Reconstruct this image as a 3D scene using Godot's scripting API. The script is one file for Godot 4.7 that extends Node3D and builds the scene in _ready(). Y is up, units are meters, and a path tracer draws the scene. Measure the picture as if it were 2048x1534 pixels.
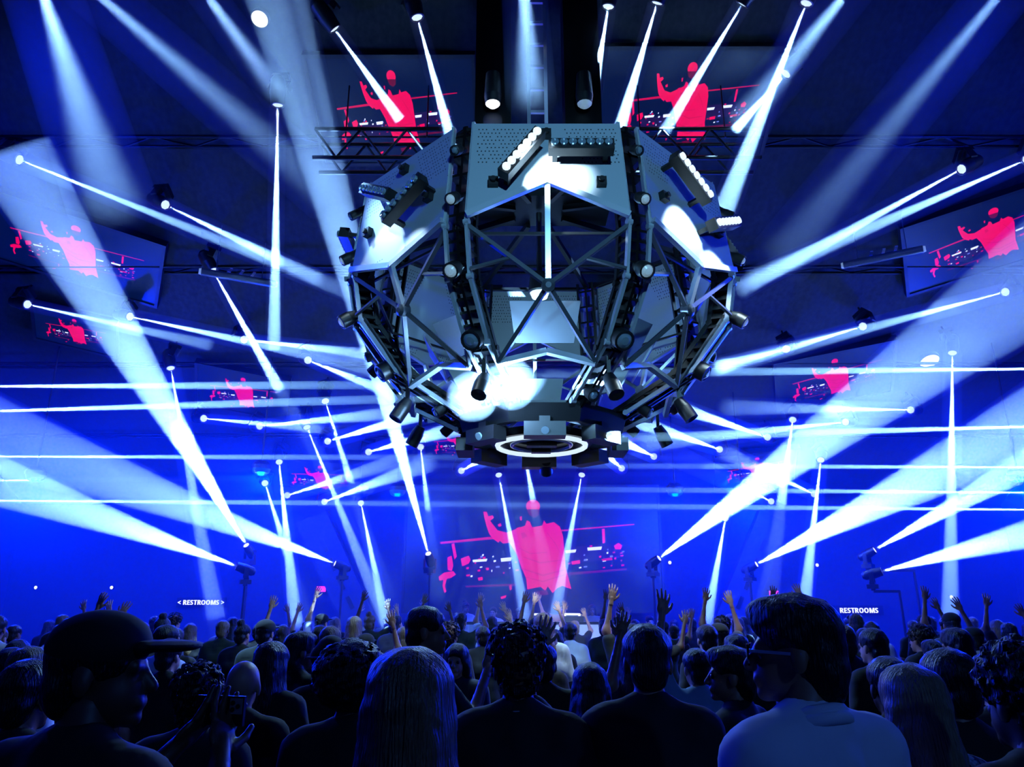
extends Node3D
# A night club: a crowd facing a stage with a video wall, a large octagonal chandelier of ribs and panels, and beams of light in haze.

const EYE := Vector3(0, 1.75, 0)
const FOCAL := 1500.0
const PITCH := 17.0
const AXIS := Vector3(0.36, 0, -9.0)      # the chandelier's axis
var M := {}
var used := {}
var rng := RandomNumberGenerator.new()
var noise := FastNoiseLite.new()

# ---------------------------------------------------------------- pixels to directions
func ray(px: float, py: float) -> Vector3:
	return Basis(Vector3.RIGHT, deg_to_rad(PITCH)) * Vector3((px - 1024.0) / FOCAL, (767.0 - py) / FOCAL, -1.0)

func at_depth(px: float, py: float, d: float) -> Vector3:      # the point at d metres in front of the camera, measured along the floor
	var r := ray(px, py)
	return EYE + r * (d / -r.z)

func ceiling_y(z: float) -> float:
	return minf(12.0, 15.5 + 0.55 * z)

func on_ceiling(px: float, py: float, below := 0.0) -> Vector3:
	var r := ray(px, py)
	r = r / -r.z
	var d := (15.5 - below - EYE.y) / (r.y + 0.55)
	if 15.5 - 0.55 * d > 12.0:
		d = (12.0 - below - EYE.y) / r.y
	return EYE + r * d

# ---------------------------------------------------------------- mesh collecting
class Shape:
	var v := PackedVector3Array()
	var n := PackedVector3Array()
	var t := PackedVector2Array()
	var i := PackedInt32Array()

	func tri(a: int, b: int, c: int) -> void:
		i.append(a); i.append(b); i.append(c)

	func vert(p: Vector3, nn: Vector3, uv := Vector2.ZERO) -> int:
		v.append(p); n.append(nn); t.append(uv)
		return v.size() - 1

	func face(pts: Array, out: Vector3, uvs := []) -> void:        # a flat convex polygon that faces out
		var nn: Vector3 = (pts[2] - pts[0]).cross(pts[1] - pts[0]).normalized()
		var flip := nn.dot(out) < 0
		if flip:
			nn = -nn
		var first := v.size()
		for k in pts.size():
			vert(pts[k], nn, uvs[k] if uvs else Vector2(pts[k].x, pts[k].y))
		for k in range(1, pts.size() - 1):
			if flip:
				tri(first, first + k + 1, first + k)
			else:
				tri(first, first + k, first + k + 1)

	func box(c: Vector3, s: Vector3, b := Basis()) -> void:
		for ax in 3:
			for sg in [-1.0, 1.0]:
				var d := Vector3.ZERO; d[ax] = sg
				var e := Vector3.ZERO; e[(ax + 1) % 3] = 1
				var f := Vector3.ZERO; f[(ax + 2) % 3] = 1
				var pts := []
				for q in [[-1, -1], [1, -1], [1, 1], [-1, 1]]:
					pts.append(c + b * ((d + e * q[0] + f * q[1]) * s * 0.5))
				face(pts, b * d)

	func bar(a: Vector3, b: Vector3, w: float, h: float, side := Vector3.UP) -> void:   # a square bar from a to b
		var y := (b - a).normalized()
		if absf(y.dot(side)) > 0.95:
			side = Vector3(1, 0, 0.2)
		var x := y.cross(side).normalized()
		box((a + b) / 2, Vector3(w, a.distance_to(b), h), Basis(x, y, x.cross(y)))

	func tube(a: Vector3, b: Vector3, ra: float, rb: float, sides := 12, caps := true) -> void:
		var y := (b - a).normalized()
		var x := y.cross(Vector3(0.31, 0.22, 0.92)).normalized()
		var z := x.cross(y)
		var first := v.size()
		for k in sides + 1:
			var g := TAU * k / sides
			var d := x * cos(g) + z * sin(g)
			vert(a + d * ra, d); vert(b + d * rb, d)
		for k in sides:
			var p := first + 2 * k
			tri(p, p + 2, p + 1); tri(p + 1, p + 2, p + 3)
		if caps:
			for e in [[a, ra, -y], [b, rb, y]]:
				var pts := []
				for k in sides:
					var g := TAU * k / sides
					pts.append(e[0] + (x * cos(g) + z * sin(g)) * e[1])
				if e[1] > 0.0005:
					face(pts, e[2])

	func lathe(c: Vector3, y: Vector3, profile: Array, sides := 16) -> void:     # profile: [along, radius]
		var x := y.cross(Vector3(0.31, 0.22, 0.92)).normalized()
		var z := x.cross(y)
		for k in profile.size() - 1:
			var p0 = profile[k]; var p1 = profile[k + 1]
			var slope := Vector2(p1[0] - p0[0], p1[1] - p0[1]).normalized()
			var first := v.size()
			for s in sides + 1:
				var g := TAU * s / sides
				var d := x * cos(g) + z * sin(g)
				var nn := d * slope.x - y * slope.y
				vert(c + y * p0[0] + d * p0[1], nn); vert(c + y * p1[0] + d * p1[1], nn)
			for s in sides:
				var p := first + 2 * s
				tri(p, p + 2, p + 1); tri(p + 1, p + 2, p + 3)

	func ring(c: Vector3, y: Vector3, big: float, small: float, sides := 32) -> void:
		var x := y.cross(Vector3(0.31, 0.22, 0.92)).normalized()
		var z := x.cross(y)
		var first := v.size()
		var m := 8
		for s in sides + 1:
			var g := TAU * s / sides
			var d := x * cos(g) + z * sin(g)
			for q in m + 1:
				var w := TAU * q / m
				var nn := d * cos(w) + y * sin(w)
				vert(c + d * big + nn * small, nn)
		for s in sides:
			for q in m:
				var p := first + s * (m + 1) + q
				tri(p, p + m + 1, p + 1); tri(p + 1, p + m + 1, p + m + 2)

	func sheet(pts: Array, out: Vector3, thick: float, uvs := []) -> void:      # a thin plate with a flat outline
		var back := []
		for p in pts:
			back.append(p - out * thick)
		face(pts, out, uvs); face(back, -out, uvs)
		var mid := Vector3.ZERO
		for p in pts:
			mid += p / pts.size()
		for k in pts.size():
			var a: Vector3 = pts[k]; var b: Vector3 = pts[(k + 1) % pts.size()]
			face([a, b, b - out * thick, a - out * thick], (a + b) / 2 - mid)

	func add(o: Shape, x := Transform3D()) -> void:
		var first := v.size()
		for k in o.v.size():
			vert(x * o.v[k], (x.basis * o.n[k]).normalized(), o.t[k])
		for k in o.i:
			i.append(first + k)

	func mesh() -> ArrayMesh:
		var a := []
		a.resize(Mesh.ARRAY_MAX)
		a[Mesh.ARRAY_VERTEX] = v; a[Mesh.ARRAY_NORMAL] = n; a[Mesh.ARRAY_TEX_UV] = t; a[Mesh.ARRAY_INDEX] = i
		var m := ArrayMesh.new()
		m.add_surface_from_arrays(Mesh.PRIMITIVE_TRIANGLES, a)
		return m

	# Joins rounded pieces into one skin (surface nets). A piece: ["c", a, b, ra, rb] a tapered capsule, ["e", centre, radii] an ellipsoid, ["x", centre, radii] a hollow.
	func skin(prims: Array, cell: float, k: float, rough := 0.0, fn: FastNoiseLite = null, freq := 1.0) -> void:
		var lo := Vector3(1e9, 1e9, 1e9); var hi := -lo
		var bounds := []
		for p in prims:
			var l: Vector3; var h: Vector3
			if p[0] == "c":
				var r := maxf(p[3], p[4])
				l = p[1].min(p[2]) - Vector3.ONE * r; h = p[1].max(p[2]) + Vector3.ONE * r
			else:
				l = p[1] - p[2]; h = p[1] + p[2]
			bounds.append([l, h])
			if p[0] != "x":
				lo = lo.min(l); hi = hi.max(h)
		var pad := cell * 2.0 + rough
		lo -= Vector3.ONE * pad; hi += Vector3.ONE * pad
		var nx := int((hi.x - lo.x) / cell) + 2; var ny := int((hi.y - lo.y) / cell) + 2; var nz := int((hi.z - lo.z) / cell) + 2
		var f := PackedFloat32Array()
		f.resize(nx * ny * nz); f.fill(1.0)
		var reach := k + cell * 2.0 + rough
		for q in prims.size():
			var p: Array = prims[q]
			var l: Vector3 = (bounds[q][0] - Vector3.ONE * reach - lo) / cell
			var h: Vector3 = (bounds[q][1] + Vector3.ONE * reach - lo) / cell
			var x0 := maxi(0, int(l.x)); var x1 := mini(nx - 1, int(h.x) + 1)
			var y0 := maxi(0, int(l.y)); var y1 := mini(ny - 1, int(h.y) + 1)
			var z0 := maxi(0, int(l.z)); var z1 := mini(nz - 1, int(h.z) + 1)
			var cap: bool = p[0] == "c"
			var cut: bool = p[0] == "x"
			var a: Vector3 = p[1]; var b: Vector3 = p[2]
			var ab := b - a
			var inv := 1.0 / maxf(ab.length_squared(), 1e-9)
			var ra: float = p[3] if cap else 0.0
			var rd: float = p[4] - p[3] if cap else 0.0
			var least := minf(b.x, minf(b.y, b.z))
			for y in range(y0, y1 + 1):
				for z in range(z0, z1 + 1):
					var at := (y * nz + z) * nx
					for x in range(x0, x1 + 1):
						var w := lo + Vector3(x, y, z) * cell
						var d: float
						if cap:
							var s := clampf((w - a).dot(ab) * inv, 0.0, 1.0)
							d = w.distance_to(a + ab * s) - ra - rd * s
						else:
							d = (((w - a) / b).length() - 1.0) * least
						var e := f[at + x]
						if cut:
							f[at + x] = maxf(e, -d)
						else:
							var m := maxf(k - absf(d - e), 0.0)
							f[at + x] = minf(d, e) - (m * m / (4.0 * k) if k > 0 else 0.0)
		if rough > 0:
			for y in ny:
				for z in nz:
					for x in nx:
						var at := (y * nz + z) * nx + x
						if absf(f[at]) < rough + cell * 2:
							f[at] += rough * fn.get_noise_3d(x * cell * freq, y * cell * freq, z * cell * freq)
		var ids := PackedInt32Array()
		ids.resize(nx * ny * nz); ids.fill(-1)
		var sx := 1; var sz := nx; var sy := nx * nz
		var corner := [0, sx, sz, sx + sz, sy, sy + sx, sy + sz, sy + sx + sz]
		var far := cell * 1.8
		for y in range(0, ny - 1):
			for z in range(0, nz - 1):
				for x in range(0, nx - 1):
					var at := (y * nz + z) * nx + x
					var f0 := f[at]
					if f0 > far or f0 < -far:
						continue
					var c := [f0, f[at + sx], f[at + sz], f[at + sx + sz], f[at + sy], f[at + sy + sx], f[at + sy + sz], f[at + sy + sx + sz]]
					var inside := 0
					for w in c:
						if w < 0:
							inside += 1
					if inside == 0 or inside == 8:
						continue
					var sum := Vector3.ZERO; var count := 0
					for e in [[0, 1], [2, 3], [4, 5], [6, 7], [0, 2], [1, 3], [4, 6], [5, 7], [0, 4], [1, 5], [2, 6], [3, 7]]:
						var u: float = c[e[0]]; var w: float = c[e[1]]
						if (u < 0) != (w < 0):
							var s := u / (u - w)
							var p0 := Vector3(e[0] & 1, e[0] >> 2, (e[0] >> 1) & 1); var p1 := Vector3(e[1] & 1, e[1] >> 2, (e[1] >> 1) & 1)
							sum += p0.lerp(p1, s); count += 1
					var g := Vector3(c[1] + c[3] + c[5] + c[7] - c[0] - c[2] - c[4] - c[6], c[4] + c[5] + c[6] + c[7] - c[0] - c[1] - c[2] - c[3], c[2] + c[3] + c[6] + c[7] - c[0] - c[1] - c[4] - c[5])
					ids[at] = vert(lo + (Vector3(x, y, z) + sum / count) * cell, g.normalized())
		for y in range(1, ny - 1):
			for z in range(1, nz - 1):
				for x in range(1, nx - 1):
					var at := (y * nz + z) * nx + x
					var f0 := f[at]
					if f0 > far or f0 < -far:
						continue
					for ax in 3:
						var s: int = [sx, sy, sz][ax]; var u: int = [sy, sz, sx][ax]; var w: int = [sz, sx, sy][ax]
						var f1 := f[at + s]
						if (f0 < 0) == (f1 < 0):
							continue
						var q0 := ids[at]; var q1 := ids[at - u]; var q2 := ids[at - u - w]; var q3 := ids[at - w]
						if q0 < 0 or q1 < 0 or q2 < 0 or q3 < 0:
							continue
						if f0 < 0:
							tri(q0, q2, q1); tri(q0, q3, q2)
						else:
							tri(q0, q1, q2); tri(q0, q2, q3)

# ---------------------------------------------------------------- nodes
func numbered(called: String) -> String:
	used[called] = used.get(called, -1) + 1
	return called if used[called] == 0 else "%s_%03d" % [called, used[called]]

func tag(o: Node, label: String, category := "", group := "", kind := "") -> Node:
	o.set_meta("label", label)
	if category: o.set_meta("category", category)
	if group: o.set_meta("group", group)
	if kind: o.set_meta("kind", kind)
	return o

func thing(called: String, label: String, category: String, where := Vector3.ZERO, group := "") -> Node3D:
	var o := Node3D.new()
	o.name = numbered(called)
	add_child(o)
	o.position = where
	tag(o, label, category, group)
	return o

func obj(called: String, what, m: Material, parent: Node = null) -> MeshInstance3D:
	var o := MeshInstance3D.new()
	o.name = called if parent else numbered(called)
	o.mesh = what.mesh() if what is Shape else what
	o.material_override = m
	o.cast_shadow = GeometryInstance3D.SHADOW_CASTING_SETTING_ON
	if parent:
		parent.add_child(o, true)
	else:
		add_child(o)
	return o

func struct(called: String, s, m: Material) -> MeshInstance3D:
	var o := obj(called, s, m)
	o.set_meta("kind", "structure")
	return o

func mat(c: Color, rough := 0.8, metal := 0.0, grain := 0.0) -> StandardMaterial3D:
	var m := StandardMaterial3D.new()
	m.albedo_color = c; m.roughness = rough; m.metallic = metal
	if grain > 0:
		m.uv1_triplanar = true; m.uv1_scale = Vector3.ONE * 1.5
		m.roughness_texture = M.grain; m.roughness = minf(1.0, rough + grain)
	return m

func glow(c: Color, e: float) -> StandardMaterial3D:
	var m := mat(Color(0.6, 0.6, 0.6), 0.3)
	m.emission_enabled = true; m.emission = c.linear_to_srgb(); m.emission_energy_multiplier = e
	return m

func turned(y: Vector3) -> Basis:          # a basis whose y axis points that way
	var x := y.cross(Vector3(0.31, 0.22, 0.92)).normalized()
	return Basis(x, y, x.cross(y))

# ---------------------------------------------------------------- light beams
var beam_white := Color(0.56, 0.78, 1.0)

func haze_round(a: Vector3, b: Vector3, r: float, density: float, cone: bool, label: String, group: String) -> void:
	var f := FogVolume.new()
	f.name = numbered("haze")
	var y := (a - b).normalized()
	f.shape = RenderingServer.FOG_VOLUME_SHAPE_CONE if cone else RenderingServer.FOG_VOLUME_SHAPE_CYLINDER
	f.size = Vector3(2 * r, a.distance_to(b), 2 * r)
	var key := "fog%f" % density
	if not M.has(key):
		var m := FogMaterial.new()
		m.density = density; m.albedo = Color(0.96, 0.98, 1.0)
		M[key] = m
	f.material = M[key]
	add_child(f)
	f.transform = Transform3D(turned(y), (a + b) / 2)
	tag(f, label, "haze", group, "stuff")

func spot_in(lamp: Node3D, at: Vector3, to: Vector3, r0: float, angle: float, energy: float, color: Color, soft := 0.25) -> void:
	var l := SpotLight3D.new()
	l.name = "light"
	l.light_color = color; l.light_energy = energy; l.light_size = r0
	l.spot_angle = angle; l.spot_angle_attenuation = soft; l.spot_range = 60; l.spot_attenuation = 2.0; l.shadow_enabled = true
	lamp.add_child(l, true)
	l.global_position = at
	l.look_at(to, Vector3(0.12, 0.9, 0.33).normalized())

var head_meshes := {}

func moving_head(called: String, label: String, group: String, lens_at: Vector3, to: Vector3, up: Vector3, size: float, lens: Material) -> Node3D:
	# clamp plate and base at the mount, a yoke, a barrel that turns, a lens at its mouth
	var y := (to - lens_at).normalized()      # lens_at: the pivot of the barrel; the lens lies 0.25 m in front of it
	var pivot := lens_at
	var o := thing(called, label, "stage light", pivot, group)
	if head_meshes.is_empty():
		var s := Shape.new()
		s.box(Vector3(0, 0.30, 0), Vector3(0.26, 0.10, 0.26)); s.box(Vector3(0, 0.37, 0), Vector3(0.1, 0.05, 0.1))
		head_meshes.base = s.mesh()
		s = Shape.new()
		s.box(Vector3(0, 0.225, 0), Vector3(0.34, 0.05, 0.12))
		for g in [-1, 1]:
			s.box(Vector3(0.155 * g, 0.10, 0), Vector3(0.03, 0.26, 0.10))
		head_meshes.yoke = s.mesh()
		s = Shape.new()
		s.lathe(Vector3.ZERO, Vector3.UP, [[-0.22, 0.0], [-0.22, 0.07], [-0.16, 0.11], [0.05, 0.125], [0.18, 0.11], [0.25, 0.105], [0.255, 0.085], [0.23, 0.08], [0.23, 0.0]], 18)
		head_meshes.head = s.mesh()
		s = Shape.new()
		s.lathe(Vector3.ZERO, Vector3.UP, [[0.24, 0.08], [0.25, 0.0]], 8)
		head_meshes.lens = s.mesh()
	var across := up.cross(y) if absf(up.dot(y)) < 0.98 else up.cross(Vector3(0.2, 0.1, 0.9))      # the yoke's arms stand either side of the beam
	var b := Basis(across.normalized(), up, Vector3.ZERO)
	b.z = b.x.cross(b.y)
	for part in ["base", "yoke", "head", "lens"]:
		var p := obj(part, head_meshes[part], lens if part == "lens" else M.housing, o)
		p.basis = (turned(y) if part in ["head", "lens"] else b).scaled_local(Vector3.ONE * size)
	return o

func ceiling_beam(x0, y0, x1, y1, d1: float, r0: float, r1: float, energy: float, density := 0.5, kind := "dome") -> void:
	var a := on_ceiling(x0, y0, 0.62)
	var b := at_depth(x1, y1, d1)
	var strength := "strong white" if energy > 1700 else "clear white" if energy > 850 else "faint"
	var side := "over the stage" if a.z < -14.0 and absf(a.x - 0.6) < 2.6 else "on the arrow sign's side" if a.x < 0.36 else "on the white shirt's side"
	var aim: String = {"dome": "beam aimed at the chandelier", "down": "beam aimed down at the crowd", "over": "broad beam raking down the room"}[kind]
	var label := "ceiling moving-head light %s, %s %s" % [side, strength, aim]
	var up := Vector3(0, 0.876, -0.482) if a.y < 11.3 else Vector3.UP
	var o := moving_head("moving_head_light", label, "ceiling moving heads %s, %s %s" % [side, strength, aim], a, b, up, 1.0, M.lens_white)
	var y := (b - a).normalized()
	var rod := Shape.new()
	rod.tube(up * 0.38, up * (0.62 * up.y + 0.03), 0.022, 0.022, 8)
	obj("hanger", rod, M.housing, o)
	var small := 0.01 if kind != "over" else 0.06
	var reach := a.distance_to(b)
	var angle := maxf(1.25, rad_to_deg(atan((r1 - small) / reach)))
	spot_in(o, a + y * 0.27, b, small, angle, energy, beam_white, 0.5 if kind != "over" else 1.0)
	haze_round(a + y * 0.26, b, maxf(r1, small + reach * tan(deg_to_rad(angle))) * 1.02, density, false, "column of haze lit by a ceiling light", "haze in the ceiling beams")

func stand_beam(x0, y0, d0: float, x1, y1, d1: float, r1: float, energy: float, density: float, label: String) -> void:
	var a := at_depth(x0, y0, d0)
	var b := at_depth(x1, y1, d1)
	var y := (b - a).normalized()
	var o := moving_head("stage_spotlight", label, "", a, b, Vector3.DOWN, 0.8, M.lens_hot)
	var pole := Shape.new()
	var foot: Vector3 = -o.position
	var aside := 0.5 if x0 == 1743 else 0.95 if x0 == 1733 else 0.0          # two keep clear of the sign: the arm reaches sideways from the pole
	if aside > 0:
		pole.bar(Vector3(0, -0.33, 0), Vector3(aside, -0.33, 0), 0.05, 0.05)
	pole.tube(Vector3(aside, -0.31, 0), Vector3(aside, foot.y + 0.06, 0), 0.025, 0.03, 8)
	obj("pole", pole, M.housing, o)
	var plate := Shape.new()
	plate.lathe(Vector3(aside, foot.y, 0), Vector3.UP, [[0, 0.3], [0.03, 0.3], [0.06, 0.05], [0.06, 0]], 16)
	obj("foot_plate", plate, M.housing, o)
	var ang := rad_to_deg(atan(r1 / a.distance_to(b)))
	spot_in(o, a + y * 0.22, b, 0.02, ang, energy, beam_white, 0.12)
	haze_round(a, b, r1 * 1.06, density, true, "widening cone of haze lit white by a stage beam light", "haze in the stage beams")

func laser(a: Vector3, b: Vector3, r: float, energy: float, density: float, label: String, parent: Node3D = null) -> void:
	var y := (b - a).normalized()
	var o := parent
	if o == null:
		o = thing("laser_projector", label, "laser", a)
		var s := Shape.new()
		s.box(-y * 0.22, Vector3(0.26, 0.36, 0.16), turned(y))
		obj("case", s, M.housing, o)
		s = Shape.new()
		s.tube(-y * 0.04, -y * 0.005, 0.045, 0.045, 14)
		obj("lens", s, M.lens_white, o)
		s = Shape.new()
		s.tube(Vector3(0, -0.06, 0) - y * 0.22, Vector3(0, -a.y, 0) - y * 0.22, 0.03, 0.03, 8)
		obj("pole", s, M.housing, o)
	spot_in(o, a + y * 0.02, b, 0.012, 0.5, energy, Color(0.55, 0.8, 1.0), 0.1)
	haze_round(a + y * 0.02, b, r, density, false, "thin straight line of haze lit by a laser", "haze along the laser lines")

# ---------------------------------------------------------------- textures
func fill(im: Image, pts: Array, c: Color) -> void:          # a polygon in 0..1 coordinates, filled row by row
	var w := im.get_width(); var h := im.get_height()
	var y0 := 1e9; var y1 := -1e9
	for p in pts:
		y0 = minf(y0, p.y * h); y1 = maxf(y1, p.y * h)
	for y in range(maxi(0, int(y0)), mini(h - 1, int(y1)) + 1):
		var xs := []
		for k in pts.size():
			var a: Vector2 = pts[k] * Vector2(w, h); var b: Vector2 = pts[(k + 1) % pts.size()] * Vector2(w, h)
			if (a.y <= y + 0.5) != (b.y <= y + 0.5):
				xs.append(a.x + (y + 0.5 - a.y) / (b.y - a.y) * (b.x - a.x))
		xs.sort()
		for k in range(0, xs.size() - 1, 2):
			var l := clampi(int(xs[k]), 0, w); var r := clampi(int(xs[k + 1]) + 1, 0, w)
			if r > l:
				im.fill_rect(Rect2i(l, y, r - l, 1), c)

func zp(list: Array) -> Array:          # measured on an enlargement of the video wall: to 0..1 across the screen
	var out := []
	for k in range(0, list.size(), 2):
		out.append(Vector2((list[k] / 2.156 - 268.0) / 494.0, (list[k + 1] / 2.156 - 112.0) / 258.0))
	return out

func oval(cx: float, cy: float, rx: float, ry: float, lean := 0.0) -> Array:
	var out := []
	for k in 24:
		var g := TAU * k / 24
		out.append(cx + cos(g) * rx * cos(lean) - sin(g) * ry * sin(lean)); out.append(cy + cos(g) * rx * sin(lean) + sin(g) * ry * cos(lean))
	return out

func video_picture() -> ArrayMesh:      # the flat picture on every screen, one unit wide and high, in pieces of plain colour
	var im := {}
	piece(im, [Vector2(0, 0), Vector2(1, 0), Vector2(1, 1), Vector2(0, 1)], "ground")
	var red := "red"; var deep := "deep"; var dark := "dark"; var pale := "pale"
	piece(im, zp([720, 495, 960, 468, 962, 480, 722, 504]), deep)            # edge of the booth behind the figure
	piece(im, zp([1225, 440, 1540, 412, 1540, 417, 1228, 447]), deep)
	piece(im, zp([830, 690, 1040, 680, 1040, 690, 832, 697]), dark)
	piece(im, zp([1255, 632, 1500, 612, 1500, 620, 1257, 644]), dark)
	piece(im, zp([820, 600, 1060, 560, 1060, 640, 840, 660]), "desk")
	piece(im, zp([1240, 520, 1480, 500, 1490, 560, 1245, 600]), "desk")
	var r := RandomNumberGenerator.new(); r.seed = 11
	for k in 46:                                                            # small lamps and keys of the mixing desk
		var left := k % 2 == 0
		var x := r.randf_range(820, 1050) if left else r.randf_range(1250, 1490)
		var y := r.randf_range(545, 650) if left else r.randf_range(505, 610)
		var c: String = [red, pale, "blue", deep][r.randi() % 4]
		var w := r.randf_range(4, 16); var h := r.randf_range(3, 7)
		piece(im, zp([x, y, x + w, y - 2, x + w, y + h, x, y + h + 2]), c)
	for q in [[858, 570, 920, 582], [975, 563, 1022, 580], [1338, 515, 1400, 530], [1245, 528, 1292, 542]]:
		piece(im, zp([q[0], q[1] + 5, q[2], q[1], q[2] - 4, q[3], q[0] + 2, q[3] + 4]), pale)
	piece(im, zp([808, 570, 842, 556, 850, 575, 842, 592, 815, 604]), red)
	piece(im, zp([752, 565, 770, 556, 778, 600, 772, 625, 755, 620]), red)
	piece(im, zp([768, 505, 780, 500, 792, 560, 782, 575]), red)
	piece(im, zp([718, 650, 740, 632, 778, 625, 790, 640, 770, 655, 752, 660, 745, 690, 752, 715, 744, 722, 735, 690, 738, 664, 722, 668]), red)
	piece(im, zp([1402, 436, 1414, 434, 1414, 498, 1403, 502]), red)
	piece(im, zp([1450, 512, 1470, 498, 1485, 510, 1478, 528, 1455, 528]), red)
	piece(im, zp([1270, 582, 1306, 576, 1306, 592, 1272, 596]), red); piece(im, zp([1395, 572, 1440, 564, 1442, 576, 1400, 580]), deep)
	piece(im, zp([880, 655, 900, 650, 902, 664, 884, 668]), red); piece(im, zp([975, 738, 1000, 730, 996, 742, 978, 748]), red)
	piece(im, zp([1010, 690, 1020, 684, 1022, 704, 1014, 712]), deep)
	# the figure: head, raised arm with open hand, back and shirt
	piece(im, zp(oval(1112, 330, 30, 30)), red)
	piece(im, zp([1085, 345, 1140, 345, 1136, 372, 1118, 384, 1095, 372]), dark)
	piece(im, zp([1078, 420, 1085, 396, 1098, 402, 1108, 428, 1150, 420, 1158, 395, 1168, 412, 1200, 404, 1225, 425, 1238, 470, 1242, 540, 1246, 610, 1258, 660, 1268, 705, 1230, 690, 1210, 700, 1190, 722, 1170, 692, 1160, 712, 1140, 694, 1085, 706,
		1082, 660, 1062, 610, 1040, 548, 1012, 498, 985, 502, 960, 478, 940, 455, 955, 440, 1000, 452]), red)
	piece(im, zp([940, 478, 965, 498, 985, 470, 962, 442, 942, 415, 930, 398, 946, 384, 940, 372, 922, 378, 915, 356, 900, 356, 906, 388, 914, 420, 925, 455]), red)
	piece(im, zp([1055, 380, 1064, 376, 1064, 396, 1058, 398]), red); piece(im, zp([1040, 432, 1056, 426, 1058, 438, 1044, 444]), red); piece(im, zp([962, 415, 975, 408, 978, 422, 966, 426]), red)
	for q in [[1070, 560, 1140, 585, 1225, 575, 4], [1060, 610, 1150, 640, 1238, 618, 5], [1080, 650, 1150, 668, 1240, 640, 4], [1050, 520, 1100, 545, 1170, 540, 3], [1170, 450, 1205, 500, 1225, 545, 4]]:
		var t: float = q[6]
		piece(im, zp([q[0], q[1], q[2], q[3], q[4], q[5], q[4], q[5] + t, q[2], q[3] + t * 1.6, q[0], q[1] + t]), deep)
	piece(im, zp([1060, 455, 1075, 450, 1085, 470, 1066, 480]), deep)
	piece(im, zp([1120, 715, 1165, 708, 1175, 728, 1130, 734]), dark)
	var made := ArrayMesh.new()
	var tones := {"ground": Color(0.0, 0.001, 0.012), "red": Color(0.29, 0.0, 0.03), "deep": Color(0.2, 0.0, 0.02), "dark": Color(0.04, 0.0, 0.008), "pale": Color(0.3, 0.34, 0.5), "desk": Color(0.004, 0.001, 0.02), "blue": Color(0.06, 0.08, 0.3)}
	for key in im:
		var arr := []
		arr.resize(Mesh.ARRAY_MAX)
		arr[Mesh.ARRAY_VERTEX] = im[key].v; arr[Mesh.ARRAY_NORMAL] = im[key].n; arr[Mesh.ARRAY_TEX_UV] = im[key].t; arr[Mesh.ARRAY_INDEX] = im[key].i
		made.add_surface_from_arrays(Mesh.PRIMITIVE_TRIANGLES, arr)
		var m := mat(Color(0.02, 0.02, 0.02), 0.4)
		m.emission_enabled = true; m.emission = tones[key].linear_to_srgb(); m.emission_energy_multiplier = 1.0
		made.surface_set_material(made.get_surface_count() - 1, m)
	return made

func piece(im: Dictionary, pts: Array, tone: String) -> void:
	if not im.has(tone):
		im[tone] = Shape.new()
	var s: Shape = im[tone]
	im_layer += 0.00004
	var flat := PackedVector2Array(pts)
	var order := Geometry2D.triangulate_polygon(flat)
	var first := s.v.size()
	for q in flat:
		s.vert(Vector3(q.x - 0.5, 0.5 - q.y, im_layer), Vector3.BACK, q)
	for k in range(0, order.size(), 3):
		var a := flat[order[k]]; var b := flat[order[k + 1]]; var c := flat[order[k + 2]]
		if (b - a).cross(c - a) > 0:
			s.tri(first + order[k], first + order[k + 1], first + order[k + 2])
		else:
			s.tri(first + order[k], first + order[k + 2], first + order[k + 1])

var im_layer := 0.0


func holes_picture() -> ImageTexture:         # sheet steel with punched holes near its upper edge
	var im := Image.create(512, 320, false, Image.FORMAT_RGB8)
	im.fill(Color(0.52, 0.55, 0.58))
	for y in range(20, 150, 13):
		for x in range(20 + (y % 2) * 6, 500, 13):
			if absf(x - 256.0) > 60 + (y - 20) * 0.5 and (x + y * 3) % 7 != 0:
				im.fill_rect(Rect2i(x, y, 4, 4), Color(0.08, 0.09, 0.1))
	return ImageTexture.create_from_image(im)

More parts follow.
